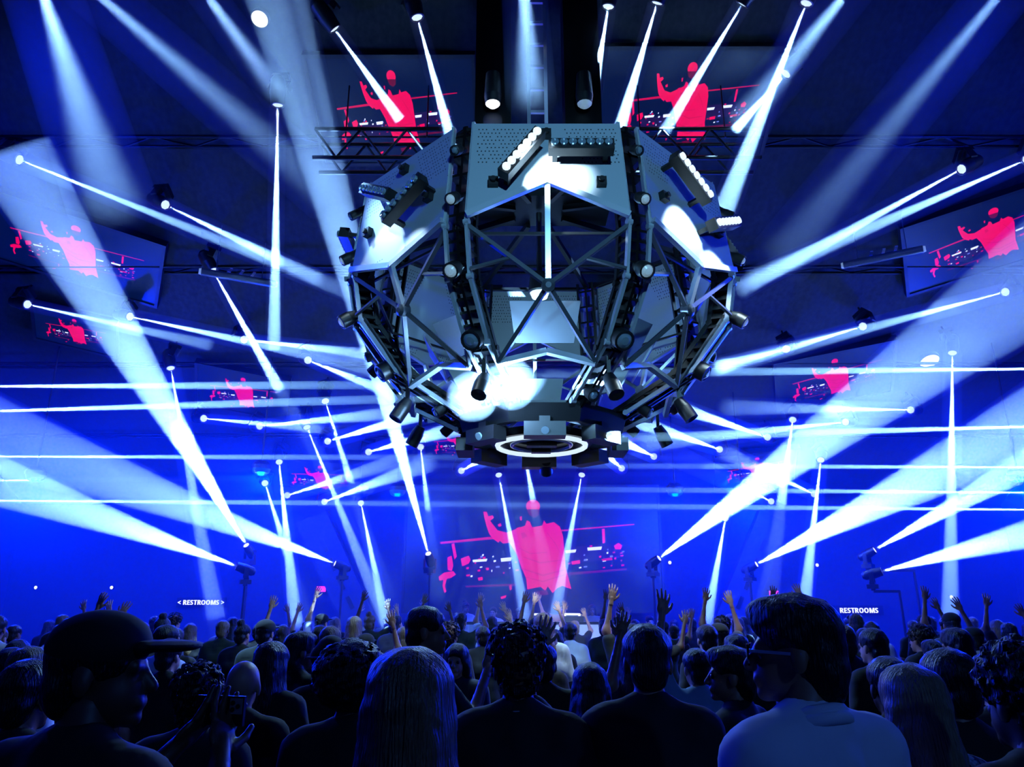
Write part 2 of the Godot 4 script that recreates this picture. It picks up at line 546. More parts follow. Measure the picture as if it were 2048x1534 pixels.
func materials() -> void:
	var nt := NoiseTexture2D.new()
	noise.seed = 5; noise.frequency = 0.02; noise.fractal_octaves = 4
	nt.noise = noise; nt.width = 256; nt.height = 256; nt.seamless = true
	var ramp := Gradient.new(); ramp.set_color(0, Color(0.72, 0.72, 0.72)); ramp.set_color(1, Color.WHITE); nt.color_ramp = ramp
	M.grain = nt
	M.wall = mat(Color(0.13, 0.16, 0.26), 0.7, 0.0, 0.2)
	M.ceiling = mat(Color(0.05, 0.055, 0.08), 0.7, 0.0, 0.25)
	M.floor = mat(Color(0.07, 0.07, 0.08), 0.35, 0.0, 0.3)
	M.housing = mat(Color(0.06, 0.06, 0.07), 0.45, 0.2)
	M.steel = mat(Color(0.34, 0.36, 0.39), 0.28, 0.6)
	M.bright_steel = mat(Color(0.74, 0.77, 0.8), 0.2, 0.6)
	M.black_steel = mat(Color(0.05, 0.055, 0.065), 0.38, 0.6)
	M.panel = mat(Color.WHITE, 0.55, 0.25)
	M.panel.albedo_texture = holes_picture()
	M.plate = mat(Color(0.42, 0.45, 0.48), 0.5, 0.3)
	M.lens_white = glow(Color(0.24, 0.3, 0.36), 1.0)
	M.lens_hot = glow(Color(0.46, 0.49, 0.5), 1.0)
	M.lens_dim = glow(Color(0.04, 0.065, 0.085), 1.0)
	M.lens_lit = glow(Color(0.28, 0.36, 0.42), 1.0)
	M.glass_off = mat(Color(0.55, 0.62, 0.66), 0.08, 0.6)
	M.video = video_picture()
	M.screen_edge = mat(Color(0.03, 0.03, 0.035), 0.5)
	M.booth = mat(Color(0.7, 0.72, 0.75), 0.6)
	M.red_sign = glow(Color(0.4, 0.0, 0.03), 1.0)
	M.white_sign = glow(Color(0.42, 0.46, 0.46), 1.0)

# ---------------------------------------------------------------- the room
func build_room() -> void:
	var s := Shape.new()
	s.box(Vector3(0, -0.1, -8), Vector3(27, 0.2, 25))
	struct("floor", s, M.floor)
	s = Shape.new(); s.box(Vector3(0, 3.4, -20.15), Vector3(27, 7.2, 0.3)); struct("wall_back", s, M.wall)
	s = Shape.new(); s.box(Vector3(-13.15, 6.2, -8), Vector3(0.3, 12.8, 25)); struct("wall_left", s, M.wall)
	s = Shape.new(); s.box(Vector3(13.15, 6.2, -8), Vector3(0.3, 12.8, 25)); struct("wall_right", s, M.wall)
	s = Shape.new(); s.box(Vector3(0, 6.2, 4.15), Vector3(27, 12.8, 0.3)); struct("wall_front", s, M.wall)
	s = Shape.new()
	var prof := [Vector2(4.3, 12.0), Vector2(-6.364, 12.0), Vector2(-20.3, 4.335), Vector2(-20.3, 4.635), Vector2(-6.364, 12.3), Vector2(4.3, 12.3)]
	for k in 6:
		var a: Vector2 = prof[k]; var b: Vector2 = prof[(k + 1) % 6]
		s.face([Vector3(-13.3, a.y, a.x), Vector3(13.3, a.y, a.x), Vector3(13.3, b.y, b.x), Vector3(-13.3, b.y, b.x)], [Vector3.DOWN, Vector3.DOWN, Vector3.FORWARD, Vector3.UP, Vector3.UP, Vector3.BACK][k])
	for g in [-13.3, 13.3]:
		for q in [[0, 1, 4, 5], [1, 2, 3, 4]]:
			var pts := []
			for k in q:
				pts.append(Vector3(g, prof[k].y, prof[k].x))
			s.face(pts, Vector3(g, 0, 0))
	struct("ceiling", s, M.ceiling)
	# rails across the raked ceiling that carry the lights
	var rail := 0
	for z in [-8.6, -10.9, -13.2, -15.4, -17.4]:
		rail += 1
		var t := Shape.new()
		var h := ceiling_y(z) - 0.16
		for q in [-0.14, 0.14]:
			t.tube(Vector3(-12.9, h, z + q), Vector3(12.9, h, z + q), 0.03, 0.03, 8)
		for k in 42:
			t.bar(Vector3(-12.6 + k * 0.6, h, z + (0.14 if k % 2 else -0.14)), Vector3(-12.0 + k * 0.6, h, z + (-0.14 if k % 2 else 0.14)), 0.025, 0.025)
		struct("trim_%d" % rail, t, M.black_steel)
	# slanting slabs that frame the stage
	for g in [[625, 1035, 790, 1225, "slanting grey slab pillar with slots beside the stage, near the arrow sign"], [1545, 1035, 1395, 1225, "slanting grey slab pillar with slots beyond the tall man in white"]]:
		var a := at_depth(g[0], g[1], 18.6); var b := at_depth(g[2], 1250, 18.6)
		b.y = 0.0
		var o := thing("slanting_pillar", g[4], "pillar", b)
		s = Shape.new()
		s.bar(Vector3.ZERO + Vector3(0, 0.02, 0), a - b, 0.75, 0.3, Vector3(0, 0, 1))
		obj("slab", s, M.wall, o)
		for k in 5:
			var m := Shape.new()
			var p := (a - b) * (0.35 + 0.11 * k)
			m.bar(p + Vector3(0, 0, 0.155), p + (a - b) * 0.07 + Vector3(0, 0, 0.155), 0.1, 0.02, Vector3(0, 0, 1))
			obj("slot", m, M.black_steel, o)

func build_stage() -> void:
	var s := Shape.new()
	s.box(Vector3(0.7, 0.12, -17.3), Vector3(4.2, 0.24, 3.8))
	tag(obj("stage_riser", s, M.black_steel), "low black stage platform under the booth and video wall", "stage")
	# the booth
	var o := thing("dj_booth", "white-lit booth front with a flat top in front of the video wall", "booth", Vector3(0.78, 0.0, -15.1))
	for k in 5:
		s = Shape.new()
		s.box(Vector3(-1.28 + 0.64 * k, 0.78, 0), Vector3(0.63, 1.52, 0.08))
		obj("front_panel", s, M.booth, o)
	s = Shape.new(); s.box(Vector3(0, 1.56, -0.3), Vector3(3.3, 0.05, 0.7)); obj("top", s, M.black_steel, o)
	for g in [-1, 1]:
		s = Shape.new(); s.box(Vector3(1.57 * g, 0.9, -0.36), Vector3(0.06, 1.28, 0.6)); obj("side_panel", s, M.black_steel, o)
	for k in 2:
		var t := thing("deck_player", "flat player with a lit display on the booth top, by the performer" if k else "flat player with a lit display on the booth top, by the mixer's end", "player", Vector3(0.55 + 0.62 * k, 1.585, -15.35))
		s = Shape.new(); s.box(Vector3(0, 0.05, 0), Vector3(0.42, 0.1, 0.4)); obj("case", s, M.housing, t)
		s = Shape.new(); s.box(Vector3(0, 0.13, -0.16), Vector3(0.36, 0.05, 0.08)); obj("display", s, M.white_sign, t)
		s = Shape.new(); s.lathe(Vector3(0, 0.1, 0.06), Vector3.UP, [[0, 0.12], [0.02, 0.12], [0.02, 0]], 18); obj("jog_wheel", s, M.steel, t)
	# video wall
	var w := 6.3; var h := 3.0
	var c := Vector3(0.52, 3.3, -19.0)
	o = thing("video_wall", "large video wall behind the booth showing a red figure seen from behind", "screen", c)
	screen_parts(o, w, h)
	area_light(o, c + Vector3(0, 0, 0.12), Vector3(0, 0, 1), Vector3.UP, w * 0.6, h * 0.8, 0.15, Color(1.0, 0.05, 0.3))

func screen_parts(o: Node3D, w: float, h: float) -> void:
	var s := Shape.new()
	var pic := obj("screen_picture", M.video, null, o)
	pic.position.z = 0.015; pic.scale = Vector3(w, h, 1.0)
	s = Shape.new()
	s.box(Vector3(0, 0, -0.06), Vector3(w, h, 0.14))
	for g in [-1, 1]:
		s.box(Vector3(0, g * (h / 2 + 0.03), -0.04), Vector3(w + 0.12, 0.06, 0.16)); s.box(Vector3(g * (w / 2 + 0.03), 0, -0.04), Vector3(0.06, h, 0.16))
	obj("frame", s, M.screen_edge, o)

func area_light(o: Node3D, at: Vector3, to: Vector3, up: Vector3, w: float, h: float, e: float, c: Color) -> void:
	var l := AreaLight3D.new()
	l.name = "light"; l.area_size = Vector2(w, h); l.light_energy = e; l.light_color = c; l.shadow_enabled = true
	l.area_range = 40.0; l.area_attenuation = 2.0
	o.add_child(l, true)
	l.global_position = at
	l.look_at(at + to, up)

func build_ceiling_screens() -> void:
	# centre pixel, width and height in metres, turn in the plane of the ceiling, label
	var list := [
		[790, 225, 2.55, 1.75, 0.0, "ceiling screen with red figure over the truss on the curly-haired man's side of the mast", 0.02],
		[1372, 210, 2.75, 1.75, 0.0, "ceiling screen with red figure over the truss on the white shirt's side of the mast", 0.02],
		[150, 500, 3.0, 1.5, -24.0, "wide ceiling screen with red figure by the side wall, crossed by the steep white beam", 0.02],
		[1985, 470, 3.0, 1.6, 24.0, "ceiling screen with red figure by the side wall, next to the steepest broad beam", 0.02],
		[485, 785, 1.9, 1.25, -16.0, "mid-sized ceiling screen with red figure above the two upper laser lines", 0.02],
		[1668, 755, 2.4, 1.5, 16.0, "mid-sized ceiling screen with red figure under the thick upper laser line", 0.02],
		[640, 955, 1.9, 1.25, -10.0, "small ceiling screen with red figure between the lower laser lines", 0.02],
		[1512, 938, 1.9, 1.2, 10.0, "small ceiling screen with red figure crossed by a broad stage beam", 0.02],
		[150, 662, 1.5, 0.9, -20.0, "small ceiling screen with red fragments beside the broad white beam", 0.02],
		[925, 620, 1.5, 0.95, 0.0, "ceiling screen with red picture seen through the chandelier's struts, arrow sign's side", 0.02],
		[1248, 615, 1.5, 0.95, 0.0, "ceiling screen with red picture seen through the chandelier's struts, white shirt's side", 0.02],
		[920, 885, 1.7, 1.1, 0.0, "small ceiling screen with red picture just under the chandelier's ring, arrow sign's side", 0.02],
		[1222, 888, 1.7, 1.1, 0.0, "small ceiling screen with red picture just under the chandelier's ring, white shirt's side", 0.02],
	]
	for q in list:
		var p := on_ceiling(q[0], q[1], 0.24)
		var o := thing("ceiling_screen", q[5], "screen", p)
		var v := Vector3(0, 0.55, 1.0).normalized() if p.y < 11.5 else Vector3(0, 0, 1)
		var nn := Vector3.RIGHT.cross(v).normalized()          # faces the room
		o.basis = Basis(nn, deg_to_rad(q[4])) * Basis(Vector3.RIGHT, v, nn)
		screen_parts(o, q[2], q[3])
		for g in [-1, 1]:
			var s := Shape.new()
			s.bar(Vector3(g * q[2] * 0.35, 0, -0.13), Vector3(g * q[2] * 0.35, 0, -0.26), 0.06, 0.06)
			obj("bracket", s, M.black_steel, o)

# ---------------------------------------------------------------- the chandelier
func polar(az: float, r: float, h: float) -> Vector3:        # az in degrees: 0 towards the room's entrance, 90 towards wall_right
	return Vector3(r * sin(deg_to_rad(az)), h, r * cos(deg_to_rad(az)))

const RIB := [[2.28, 6.75], [2.42, 5.5], [2.32, 4.95], [1.88, 4.4], [1.1, 3.98]]

func build_chandelier() -> void:
	var o := thing("chandelier", "huge octagonal steel chandelier of ribs, grey panels and struts hanging over the crowd", "chandelier", AXIS)
	# ribs
	for k in 8:
		var az := 22.5 + 45.0 * k
		var side := polar(az + 90, 1, 0)
		var dirn := polar(az, 1, 0)
		var rib := Node3D.new(); rib.name = "rib"; o.add_child(rib, true)
		for sg in [-1.0, 1.0]:
			for inner in [0.0, 0.2]:
				var s := Shape.new()
				for q in RIB.size() - 1:
					var a: Vector3 = polar(az, RIB[q][0] - inner, RIB[q][1]) + side * 0.12 * sg; var b: Vector3 = polar(az, RIB[q + 1][0] - inner, RIB[q + 1][1]) + side * 0.12 * sg
					s.bar(a, b, 0.035, 0.05, dirn)
					s.tube(b - side * 0.03, b + side * 0.03, 0.035, 0.035, 8)
				obj("rail", s, M.bright_steel if inner == 0.0 else M.black_steel, rib)
		var web := Shape.new()
		for q in RIB.size() - 1:
			var a := polar(az, RIB[q][0] - 0.1, RIB[q][1]); var b := polar(az, RIB[q + 1][0] - 0.1, RIB[q + 1][1])
			web.bar(a, b, 0.16, 0.03, dirn.cross(Vector3.UP))
			for t in 5:
				var p := a.lerp(b, (t + 0.5) / 5.0)
				web.bar(p - side * 0.13, p + side * 0.13, 0.03, 0.16, dirn)
		obj("web", web, M.black_steel, rib)
		# small lamps bolted to the rib
		for q in [[2.44, 6.35, 0.055, 0], [2.5, 5.75, 0.065, 1], [2.46, 4.98, 0.085, 1], [1.98, 4.42, 0.11, 0], [1.3, 4.02, 0.07, 0]]:
			var p := polar(az, q[0], q[1])
			var s := Shape.new()
			var y := (dirn * 0.8 + Vector3(0, -0.6, 0)).normalized()
			s.lathe(p, y, [[-0.12, 0.0], [-0.12, q[2] * 0.7], [-0.04, q[2]], [0.07, q[2]], [0.075, q[2] * 0.8], [0.06, q[2] * 0.75]], 14)
			s.box(p - y * 0.12, Vector3(0.1, 0.1, 0.05), turned(y))
			obj("lamp_housing", s, M.housing, rib)
			s = Shape.new()
			s.lathe(p, y, [[0.06, q[2] * 0.76], [0.085, q[2] * 0.4], [0.09, 0.0]], 14)
			obj("lens", s, M.lens_dim if q[3] else M.glass_off, rib)
	# panels, bars of lamps and struts of the eight bays
	for k in 8:
		var az := 45.0 * k
		var up_notch := k % 2 == 0
		var l0 := polar(az - 19.5, 2.32, 6.72); var r0 := polar(az + 19.5, 2.32, 6.72)
		var l1 := polar(az - 19.5, 2.46, 5.55); var r1 := polar(az + 19.5, 2.46, 5.55)
		var tip := (l1 + r1) / 2 + ((l0 + r0) / 2 - (l1 + r1) / 2) * (0.36 if up_notch else -0.2)
		var out := (r0 - l0).cross(l0 - l1).normalized()
		if out.dot(polar(az, 1, 0)) < 0:
			out = -out
		var s := Shape.new()
		# two halves keep the notched outline convex
		var tm := (l0 + r0) / 2
		s.sheet([l0, tm, tip, l1], out, 0.03, [Vector2(0, 0), Vector2(0.5, 0), Vector2(0.5, 0.64 if up_notch else 1.2), Vector2(0, 1)])
		s.sheet([tm, r0, r1, tip], out, 0.03, [Vector2(0.5, 0), Vector2(1, 0), Vector2(1, 1), Vector2(0.5, 0.64 if up_notch else 1.2)])
		obj("panel", s, M.panel, o)
		s = Shape.new()
		s.bar(l1 + out * 0.01, tip + out * 0.01, 0.06, 0.06); s.bar(tip + out * 0.01, r1 + out * 0.01, 0.06, 0.06)
		obj("panel_edge", s, M.bright_steel, o)
		var px := (r1 - l1).normalized(); var py := px.cross(out).normalized()
		if py.y < 0:
			py = -py
		var mid := (l0 + r0 + l1 + r1) / 4
		for q in ([[-0.26, 0.02, 55.0, 1], [0.34, 0.1, 0.0, 0]] if up_notch else [[-0.2, 0.1, -30.0, 1], [0.36, -0.25, 25.0, 1]]):
			var dx := px * cos(deg_to_rad(q[2])) + py * sin(deg_to_rad(q[2]))
			var c: Vector3 = mid + px * q[0] + py * q[1] + out * 0.2
			var bar := Node3D.new(); bar.name = "light_bar"; o.add_child(bar, true)
			s = Shape.new()
			var bb := Basis(dx, dx.cross(out).normalized(), out)
			s.box(c, Vector3(0.66, 0.13, 0.12), bb)
			for e in [-0.26, 0.26]:
				s.box(c + dx * e - out * 0.13, Vector3(0.05, 0.05, 0.16), bb)
			obj("case", s, M.housing, bar)
			var lamp := Shape.new()
			for e in 7:
				lamp.lathe(c + dx * (-0.27 + 0.09 * e) + out * 0.06, out, [[0.0, 0.042], [0.03, 0.042], [0.035, 0.03], [0.02, 0.0]], 10)
			obj("lens", lamp, M.lens_lit if q[3] == 1 and k in [0, 1] else M.glass_off, bar)
			if q[3] == 1 and k in [0, 1, 7]:
				var from := c + out * 0.28
				var aim := tip + ((l0 + r0) / 2 - tip) * 0.12 if up_notch else c - py * 0.5
				spot_in(bar, AXIS + from, AXIS + aim, 0.05, 30.0, 4.0 if k != 7 else 1.0, Color(0.8, 0.93, 1.0), 0.25)
		for q in [[0.0, 0.42, 0.05], [-0.55, -0.2, 0.05], [0.55, -0.2, 0.05]]:      # bolts and small sensors on the sheet
			s = Shape.new()
			var c: Vector3 = mid + px * q[0] + py * q[1] + out * 0.03
			s.box(c, Vector3(0.1, 0.1, 0.07), Basis(px, py, out)); s.tube(c, c + out * 0.07, 0.035, 0.03, 8)
			obj("sensor", s, M.housing, o)
		var node := polar(az, 2.16, 4.86)
		var low_l := polar(az - 17, 1.72, 4.22); var low_r := polar(az + 17, 1.72, 4.22); var low_m := polar(az, 1.62, 4.36)
		var corner_l := polar(az - 20, 2.42, 5.48); var corner_r := polar(az + 20, 2.42, 5.48)
		for q in [[tip, node, 0.055], [corner_l, node, 0.045], [corner_r, node, 0.045], [node, low_l, 0.045], [node, low_r, 0.045], [low_l, low_m, 0.06], [low_m, low_r, 0.06],
				[polar(az - 20, 2.36, 5.1), low_l, 0.03], [polar(az + 20, 2.36, 5.1), low_r, 0.03], [corner_l.lerp(node, 0.55), polar(az - 19, 2.38, 5.0), 0.03], [corner_r.lerp(node, 0.55), polar(az + 19, 2.38, 5.0), 0.03]]:
			s = Shape.new()
			s.bar(q[0], q[1], q[2], q[2], polar(az, 1, 0.2))
			obj("strut", s, M.bright_steel if q[2] > 0.05 else M.steel, o)
		s = Shape.new(); s.lathe(node, polar(az, 1, -0.3).normalized(), [[-0.05, 0], [-0.05, 0.07], [0.05, 0.07], [0.07, 0.03], [0.07, 0]], 10)
		obj("joint", s, M.steel, o)
		# small inner sheet hanging behind the struts
		s = Shape.new()
		s.sheet([polar(az - 15, 1.5, 5.0), polar(az + 15, 1.5, 5.0), polar(az + 15, 1.25, 4.6), polar(az - 15, 1.25, 4.6)], polar(az, 0.85, -0.5).normalized(), 0.025)
		obj("inner_panel", s, M.plate, o)
		# lower octagon
		var a0 := polar(az - 22.5, 1.08, 3.98); var a1 := polar(az + 22.5, 1.08, 3.98); var b0 := polar(az - 22.5, 1.02, 3.78); var b1 := polar(az + 22.5, 1.02, 3.78)
		s = Shape.new(); s.sheet([a0, a1, b1, b0], polar(az, 1, 0), 0.03); obj("skirt_panel", s, M.black_steel, o)
		s = Shape.new(); s.sheet([b0, b1, polar(az + 22.5, 0.66, 3.86), polar(az - 22.5, 0.66, 3.86)], Vector3.DOWN, 0.025); obj("soffit_panel", s, M.plate, o)
		s = Shape.new()
		var bx := Basis(Vector3.UP, deg_to_rad(az))
		s.box(polar(az, 0.93, 3.68), Vector3(0.46, 0.16, 0.2), bx); s.box(polar(az, 0.93, 3.78), Vector3(0.12, 0.1, 0.12), bx)
		obj("projector_box", s, M.housing, o)
		s = Shape.new(); s.tube(polar(az, 1.03, 3.66), polar(az, 1.05, 3.65), 0.045, 0.045, 12)
		obj("projector_lens", s, M.glass_off if k != 1 else M.lens_white, o)
		# hanging cans round the rim
		var cp := polar(az + 22.5, 1.75, 4.0)
		s = Shape.new(); var cy := Vector3(0, -0.85, 0) + polar(az + 22.5, 0.5, 0)
		cy = cy.normalized()
		s.lathe(cp, cy, [[-0.12, 0], [-0.12, 0.06], [0.0, 0.085], [0.16, 0.085], [0.16, 0.07], [0.14, 0.0]], 12); s.bar(cp - cy * 0.1, polar(az + 22.5, 1.7, 4.32), 0.04, 0.04)
		obj("can_light", s, M.housing, o)
	# disc and rings at the bottom, hoops that tie the ribs
	var s := Shape.new()
	s.lathe(Vector3(0, 3.72, 0), Vector3.UP, [[0.1, 0.0], [0.1, 0.6], [0.0, 0.62], [0.0, 0.5], [0.05, 0.48], [0.05, 0.0]], 40)
	obj("disc", s, M.black_steel, o)
	s = Shape.new(); s.ring(Vector3(0, 3.70, 0), Vector3.UP, 0.54, 0.03, 24); obj("ring_lamp", s, M.lens_white, o)
	s = Shape.new(); s.ring(Vector3(0, 3.72, 0), Vector3.UP, 0.36, 0.03, 40); obj("inner_ring", s, M.bright_steel, o)
	s = Shape.new(); s.box(Vector3(0, 3.72, 0.1), Vector3(0.36, 0.1, 0.14)); s.box(Vector3(0, 3.7, -0.12), Vector3(0.24, 0.12, 0.1)); obj("centre_box", s, M.housing, o)
	for q in [[2.34, 6.72, 0.04], [2.3, 5.5, 0.03], [1.1, 4.0, 0.04]]:
		for k in 8:
			s = Shape.new(); s.bar(polar(22.5 + 45 * k, q[0] - 0.1, q[1]), polar(67.5 + 45 * k, q[0] - 0.1, q[1]), q[2], q[2]); obj("hoop_bar", s, M.black_steel, o)
	for k in 8:
		s = Shape.new(); s.bar(polar(22.5 + 45 * k, 2.25, 6.72), polar(22.5 + 45 * k, 0.35, 6.9), 0.06, 0.08); obj("spoke", s, M.black_steel, o)
	area_light(o, AXIS + Vector3(0, 3.62, 0), Vector3.DOWN, Vector3.BACK, 0.8, 0.8, 0.2, Color(0.7, 0.88, 1.0))
	s = Shape.new(); s.lathe(Vector3(0, 5.75, 0), Vector3.DOWN, [[-0.25, 0], [-0.25, 0.12], [0.0, 0.15], [0.02, 0.13]], 14); s.tube(Vector3(0, 6.0, 0), Vector3(0, 6.9, 0), 0.04, 0.04, 8); obj("inner_lamp_housing", s, M.housing, o)
	s = Shape.new(); s.lathe(Vector3(0, 5.75, 0), Vector3.DOWN, [[0.01, 0.13], [0.08, 0.1], [0.11, 0.0]], 14); obj("inner_lamp", s, M.lens_white, o)
	var core := OmniLight3D.new(); core.name = "light"; core.light_color = Color(0.6, 0.88, 1.0); core.light_energy = 0.6; core.light_size = 0.1; core.omni_range = 40; core.omni_attenuation = 2.0; core.shadow_enabled = true
	o.add_child(core, true); core.position = Vector3(0, 5.5, 0)
	s = Shape.new(); s.lathe(Vector3(0.1, 3.62, -0.98), Vector3(0.05, -0.4, -0.9).normalized(), [[-0.15, 0], [-0.15, 0.07], [0.1, 0.09], [0.1, 0.07], [0.08, 0]], 14); obj("stage_lamp", s, M.housing, o)
	spot_in(o, AXIS + Vector3(0.11, 3.56, -1.12), Vector3(0.8, 1.35, -14.8), 0.05, 15.0, 14.0, Color(0.75, 0.9, 1.0), 0.8)
	# the two hot laser heads and the two on the far side
	for q in [[945, 793, 7.8], [1022, 769, 7.6]]:
		var a := at_depth(q[0], q[1], q[2])
		s = Shape.new(); s.box(a - AXIS + Vector3(0, 0.02, -0.14), Vector3(0.16, 0.2, 0.16)); obj("hot_lamp_case", s, M.housing, o)
		s = Shape.new(); s.lathe(a - AXIS, (EYE - a).normalized(), [[-0.04, 0.075], [0.0, 0.075], [0.03, 0.0]], 14); obj("hot_lamp", s, M.lens_hot, o)
		var l := OmniLight3D.new(); l.name = "light"; l.light_color = beam_white; l.light_energy = 1.5; l.light_size = 0.05; l.omni_range = 40; l.omni_attenuation = 2.0; l.shadow_enabled = true
		o.add_child(l, true); l.global_position = a + (EYE - a).normalized() * 0.1
		var puff := FogVolume.new(); puff.name = numbered("haze"); puff.shape = RenderingServer.FOG_VOLUME_SHAPE_ELLIPSOID; puff.size = Vector3.ONE * 0.55
		var pm := FogMaterial.new(); pm.density = 0.35; pm.albedo = Color(0.96, 0.98, 1.0); puff.material = pm
		add_child(puff); puff.position = l.global_position
		tag(puff, "small puff of haze round a hot white lamp", "haze", "haze round the hot lamps", "stuff")

	# mast above
	var m := thing("mast", "dark twin-column mast with a bright ladder between, rising from chandelier to ceiling", "mast", AXIS + Vector3(0, 6.99, 0))
	for g in [-1, 1]:
		s = Shape.new(); s.box(Vector3(g * 0.62, 1.7, 0), Vector3(0.5, 3.4, 0.5)); obj("column", s, M.black_steel, m)
		s = Shape.new(); s.bar(Vector3(g * 0.12, 0, 0.1), Vector3(g * 0.12, 3.7, 0.1), 0.05, 0.05); obj("ladder_rail", s, M.bright_steel, m)
	for k in 9:
		s = Shape.new(); s.bar(Vector3(-0.12, 0.3 + 0.38 * k, 0.1), Vector3(0.12, 0.3 + 0.38 * k, 0.1), 0.04, 0.04); obj("rung", s, M.bright_steel, m)
	s = Shape.new(); s.box(Vector3(0, 0.0, 0), Vector3(1.9, 0.12, 0.8)); obj("base_plate", s, M.black_steel, m)
	for g in [-1, 1]:
		s = Shape.new(); s.lathe(Vector3(g * 0.62, 1.55, 0.42), Vector3(0, -1, 0), [[-0.25, 0], [-0.25, 0.1], [0.1, 0.12], [0.22, 0.1], [0.22, 0.0]], 14); s.box(Vector3(g * 0.62, 1.6, 0.28), Vector3(0.12, 0.2, 0.12)); obj("lamp_housing", s, M.housing, m)
		s = Shape.new(); s.lathe(Vector3(g * 0.62, 1.32, 0.42), Vector3(0, -1, 0), [[-0.01, 0.1], [0.03, 0.06], [0.05, 0.0]], 14); obj("lens", s, M.lens_hot if g < 0 else M.lens_dim, m)
	var from := AXIS + Vector3(-0.62, 6.85 + 1.24, 0.42)
	spot_in(m, from, from + Vector3(0.05, -2, 0.1), 0.06, 3.0, 150.0, beam_white)
	haze_round(from, from + Vector3(0.03, -1.2, 0.06), 0.13, 0.5, false, "short column of haze under the mast's lamp", "haze under the mast")
	s = Shape.new(); s.box(Vector3(0, 0.22, 0.3), Vector3(0.22, 0.3, 0.04)); obj("lamp_panel", s, M.lens_dim, m)
	# trusses either side of the mast
	for g in [[-3.0, -0.9, "black box truss behind the chandelier, on the arrow sign's side of the mast"], [1.55, 3.75, "black box truss behind the chandelier, on the white shirt's side of the mast"]]:
		var t := thing("box_truss", g[2], "truss", Vector3((g[0] + g[1]) / 2, 8.55, -10.0))
		var hl: float = (g[1] - g[0]) / 2
		for c in [[-0.2, -0.25], [0.2, -0.25], [-0.2, 0.25], [0.2, 0.25]]:
			s = Shape.new(); s.tube(Vector3(-hl, c[1], c[0]), Vector3(hl, c[1], c[0]), 0.035, 0.035, 8); obj("chord", s, M.black_steel, t)
		for k in 6:
			for zz in [-0.2, 0.2]:
				var x0 := -hl + k * hl / 3
				s = Shape.new(); s.tube(Vector3(x0, -0.25 if k % 2 else 0.25, zz), Vector3(x0 + hl / 3, 0.25 if k % 2 else -0.25, zz), 0.022, 0.022, 6); obj("brace", s, M.black_steel, t)
		for e in [-0.6, 0.6]:
			s = Shape.new(); s.tube(Vector3(hl * e, 0.25, 0), Vector3(hl * e, ceiling_y(-10.0) - 8.55, 0), 0.012, 0.012, 6); obj("hanger", s, M.black_steel, t)

# ---------------------------------------------------------------- people (forward is -z, height 1.75 before scaling)
var shapes := {}

func head_shape() -> Shape:
	if not shapes.has("head"):
		var s := Shape.new()
		s.skin([["e", Vector3(0, 0.142, 0.012), Vector3(0.076, 0.088, 0.096)], ["e", Vector3(0, 0.07, -0.032), Vector3(0.056, 0.072, 0.066)], ["c", Vector3(0, -0.06, 0.02), Vector3(0, 0.06, 0.012), 0.055, 0.05],
			["c", Vector3(-0.034, 0.127, -0.078), Vector3(0.034, 0.127, -0.078), 0.013, 0.013], ["c", Vector3(0, 0.118, -0.09), Vector3(0, 0.083, -0.112), 0.009, 0.014], ["e", Vector3(0, 0.018, -0.078), Vector3(0.024, 0.018, 0.02)],
			["c", Vector3(-0.018, 0.05, -0.092), Vector3(0.018, 0.05, -0.092), 0.009, 0.009], ["e", Vector3(-0.078, 0.098, 0.012), Vector3(0.01, 0.031, 0.019)], ["e", Vector3(0.078, 0.098, 0.012), Vector3(0.01, 0.031, 0.019)],
			["x", Vector3(-0.03, 0.11, -0.1), Vector3(0.017, 0.011, 0.016)], ["x", Vector3(0.03, 0.11, -0.1), Vector3(0.017, 0.011, 0.016)]], 0.0065, 0.016)
		shapes.head = s
	return shapes.head

func hand_shape(side: int) -> Shape:
	var key := "hand%d" % side
	if not shapes.has(key):
		var s := Shape.new()
		var p := [["e", Vector3(0, 0.048, 0), Vector3(0.041, 0.054, 0.015)], ["c", Vector3(0, -0.03, 0), Vector3(0, 0.03, 0), 0.026, 0.022]]
		for k in 4:
			var x: float = -0.03 + 0.02 * k
			var l: float = [0.07, 0.082, 0.078, 0.058][k if side < 0 else 3 - k]
			var a := Vector3(x, 0.085, 0); var b := Vector3(x * 1.35, 0.09 + l * 0.5, -0.006); var c := Vector3(x * 1.5, 0.09 + l, -0.022)
			p.append(["c", a, b, 0.0095, 0.0088]); p.append(["c", b, c, 0.0088, 0.0075])
		var t := -1.0 if side > 0 else 1.0
		t = -t if side < 0 else t
		t = -1.0 if side > 0 else 1.0
		p.append(["c", Vector3(0.03 * t, 0.025, -0.004), Vector3(0.06 * t, 0.06, -0.014), 0.013, 0.0105]); p.append(["c", Vector3(0.06 * t, 0.06, -0.014), Vector3(0.072 * t, 0.092, -0.022), 0.0105, 0.0085])
		s.skin(p, 0.0055, 0.006)
		shapes[key] = s
	return shapes[key]

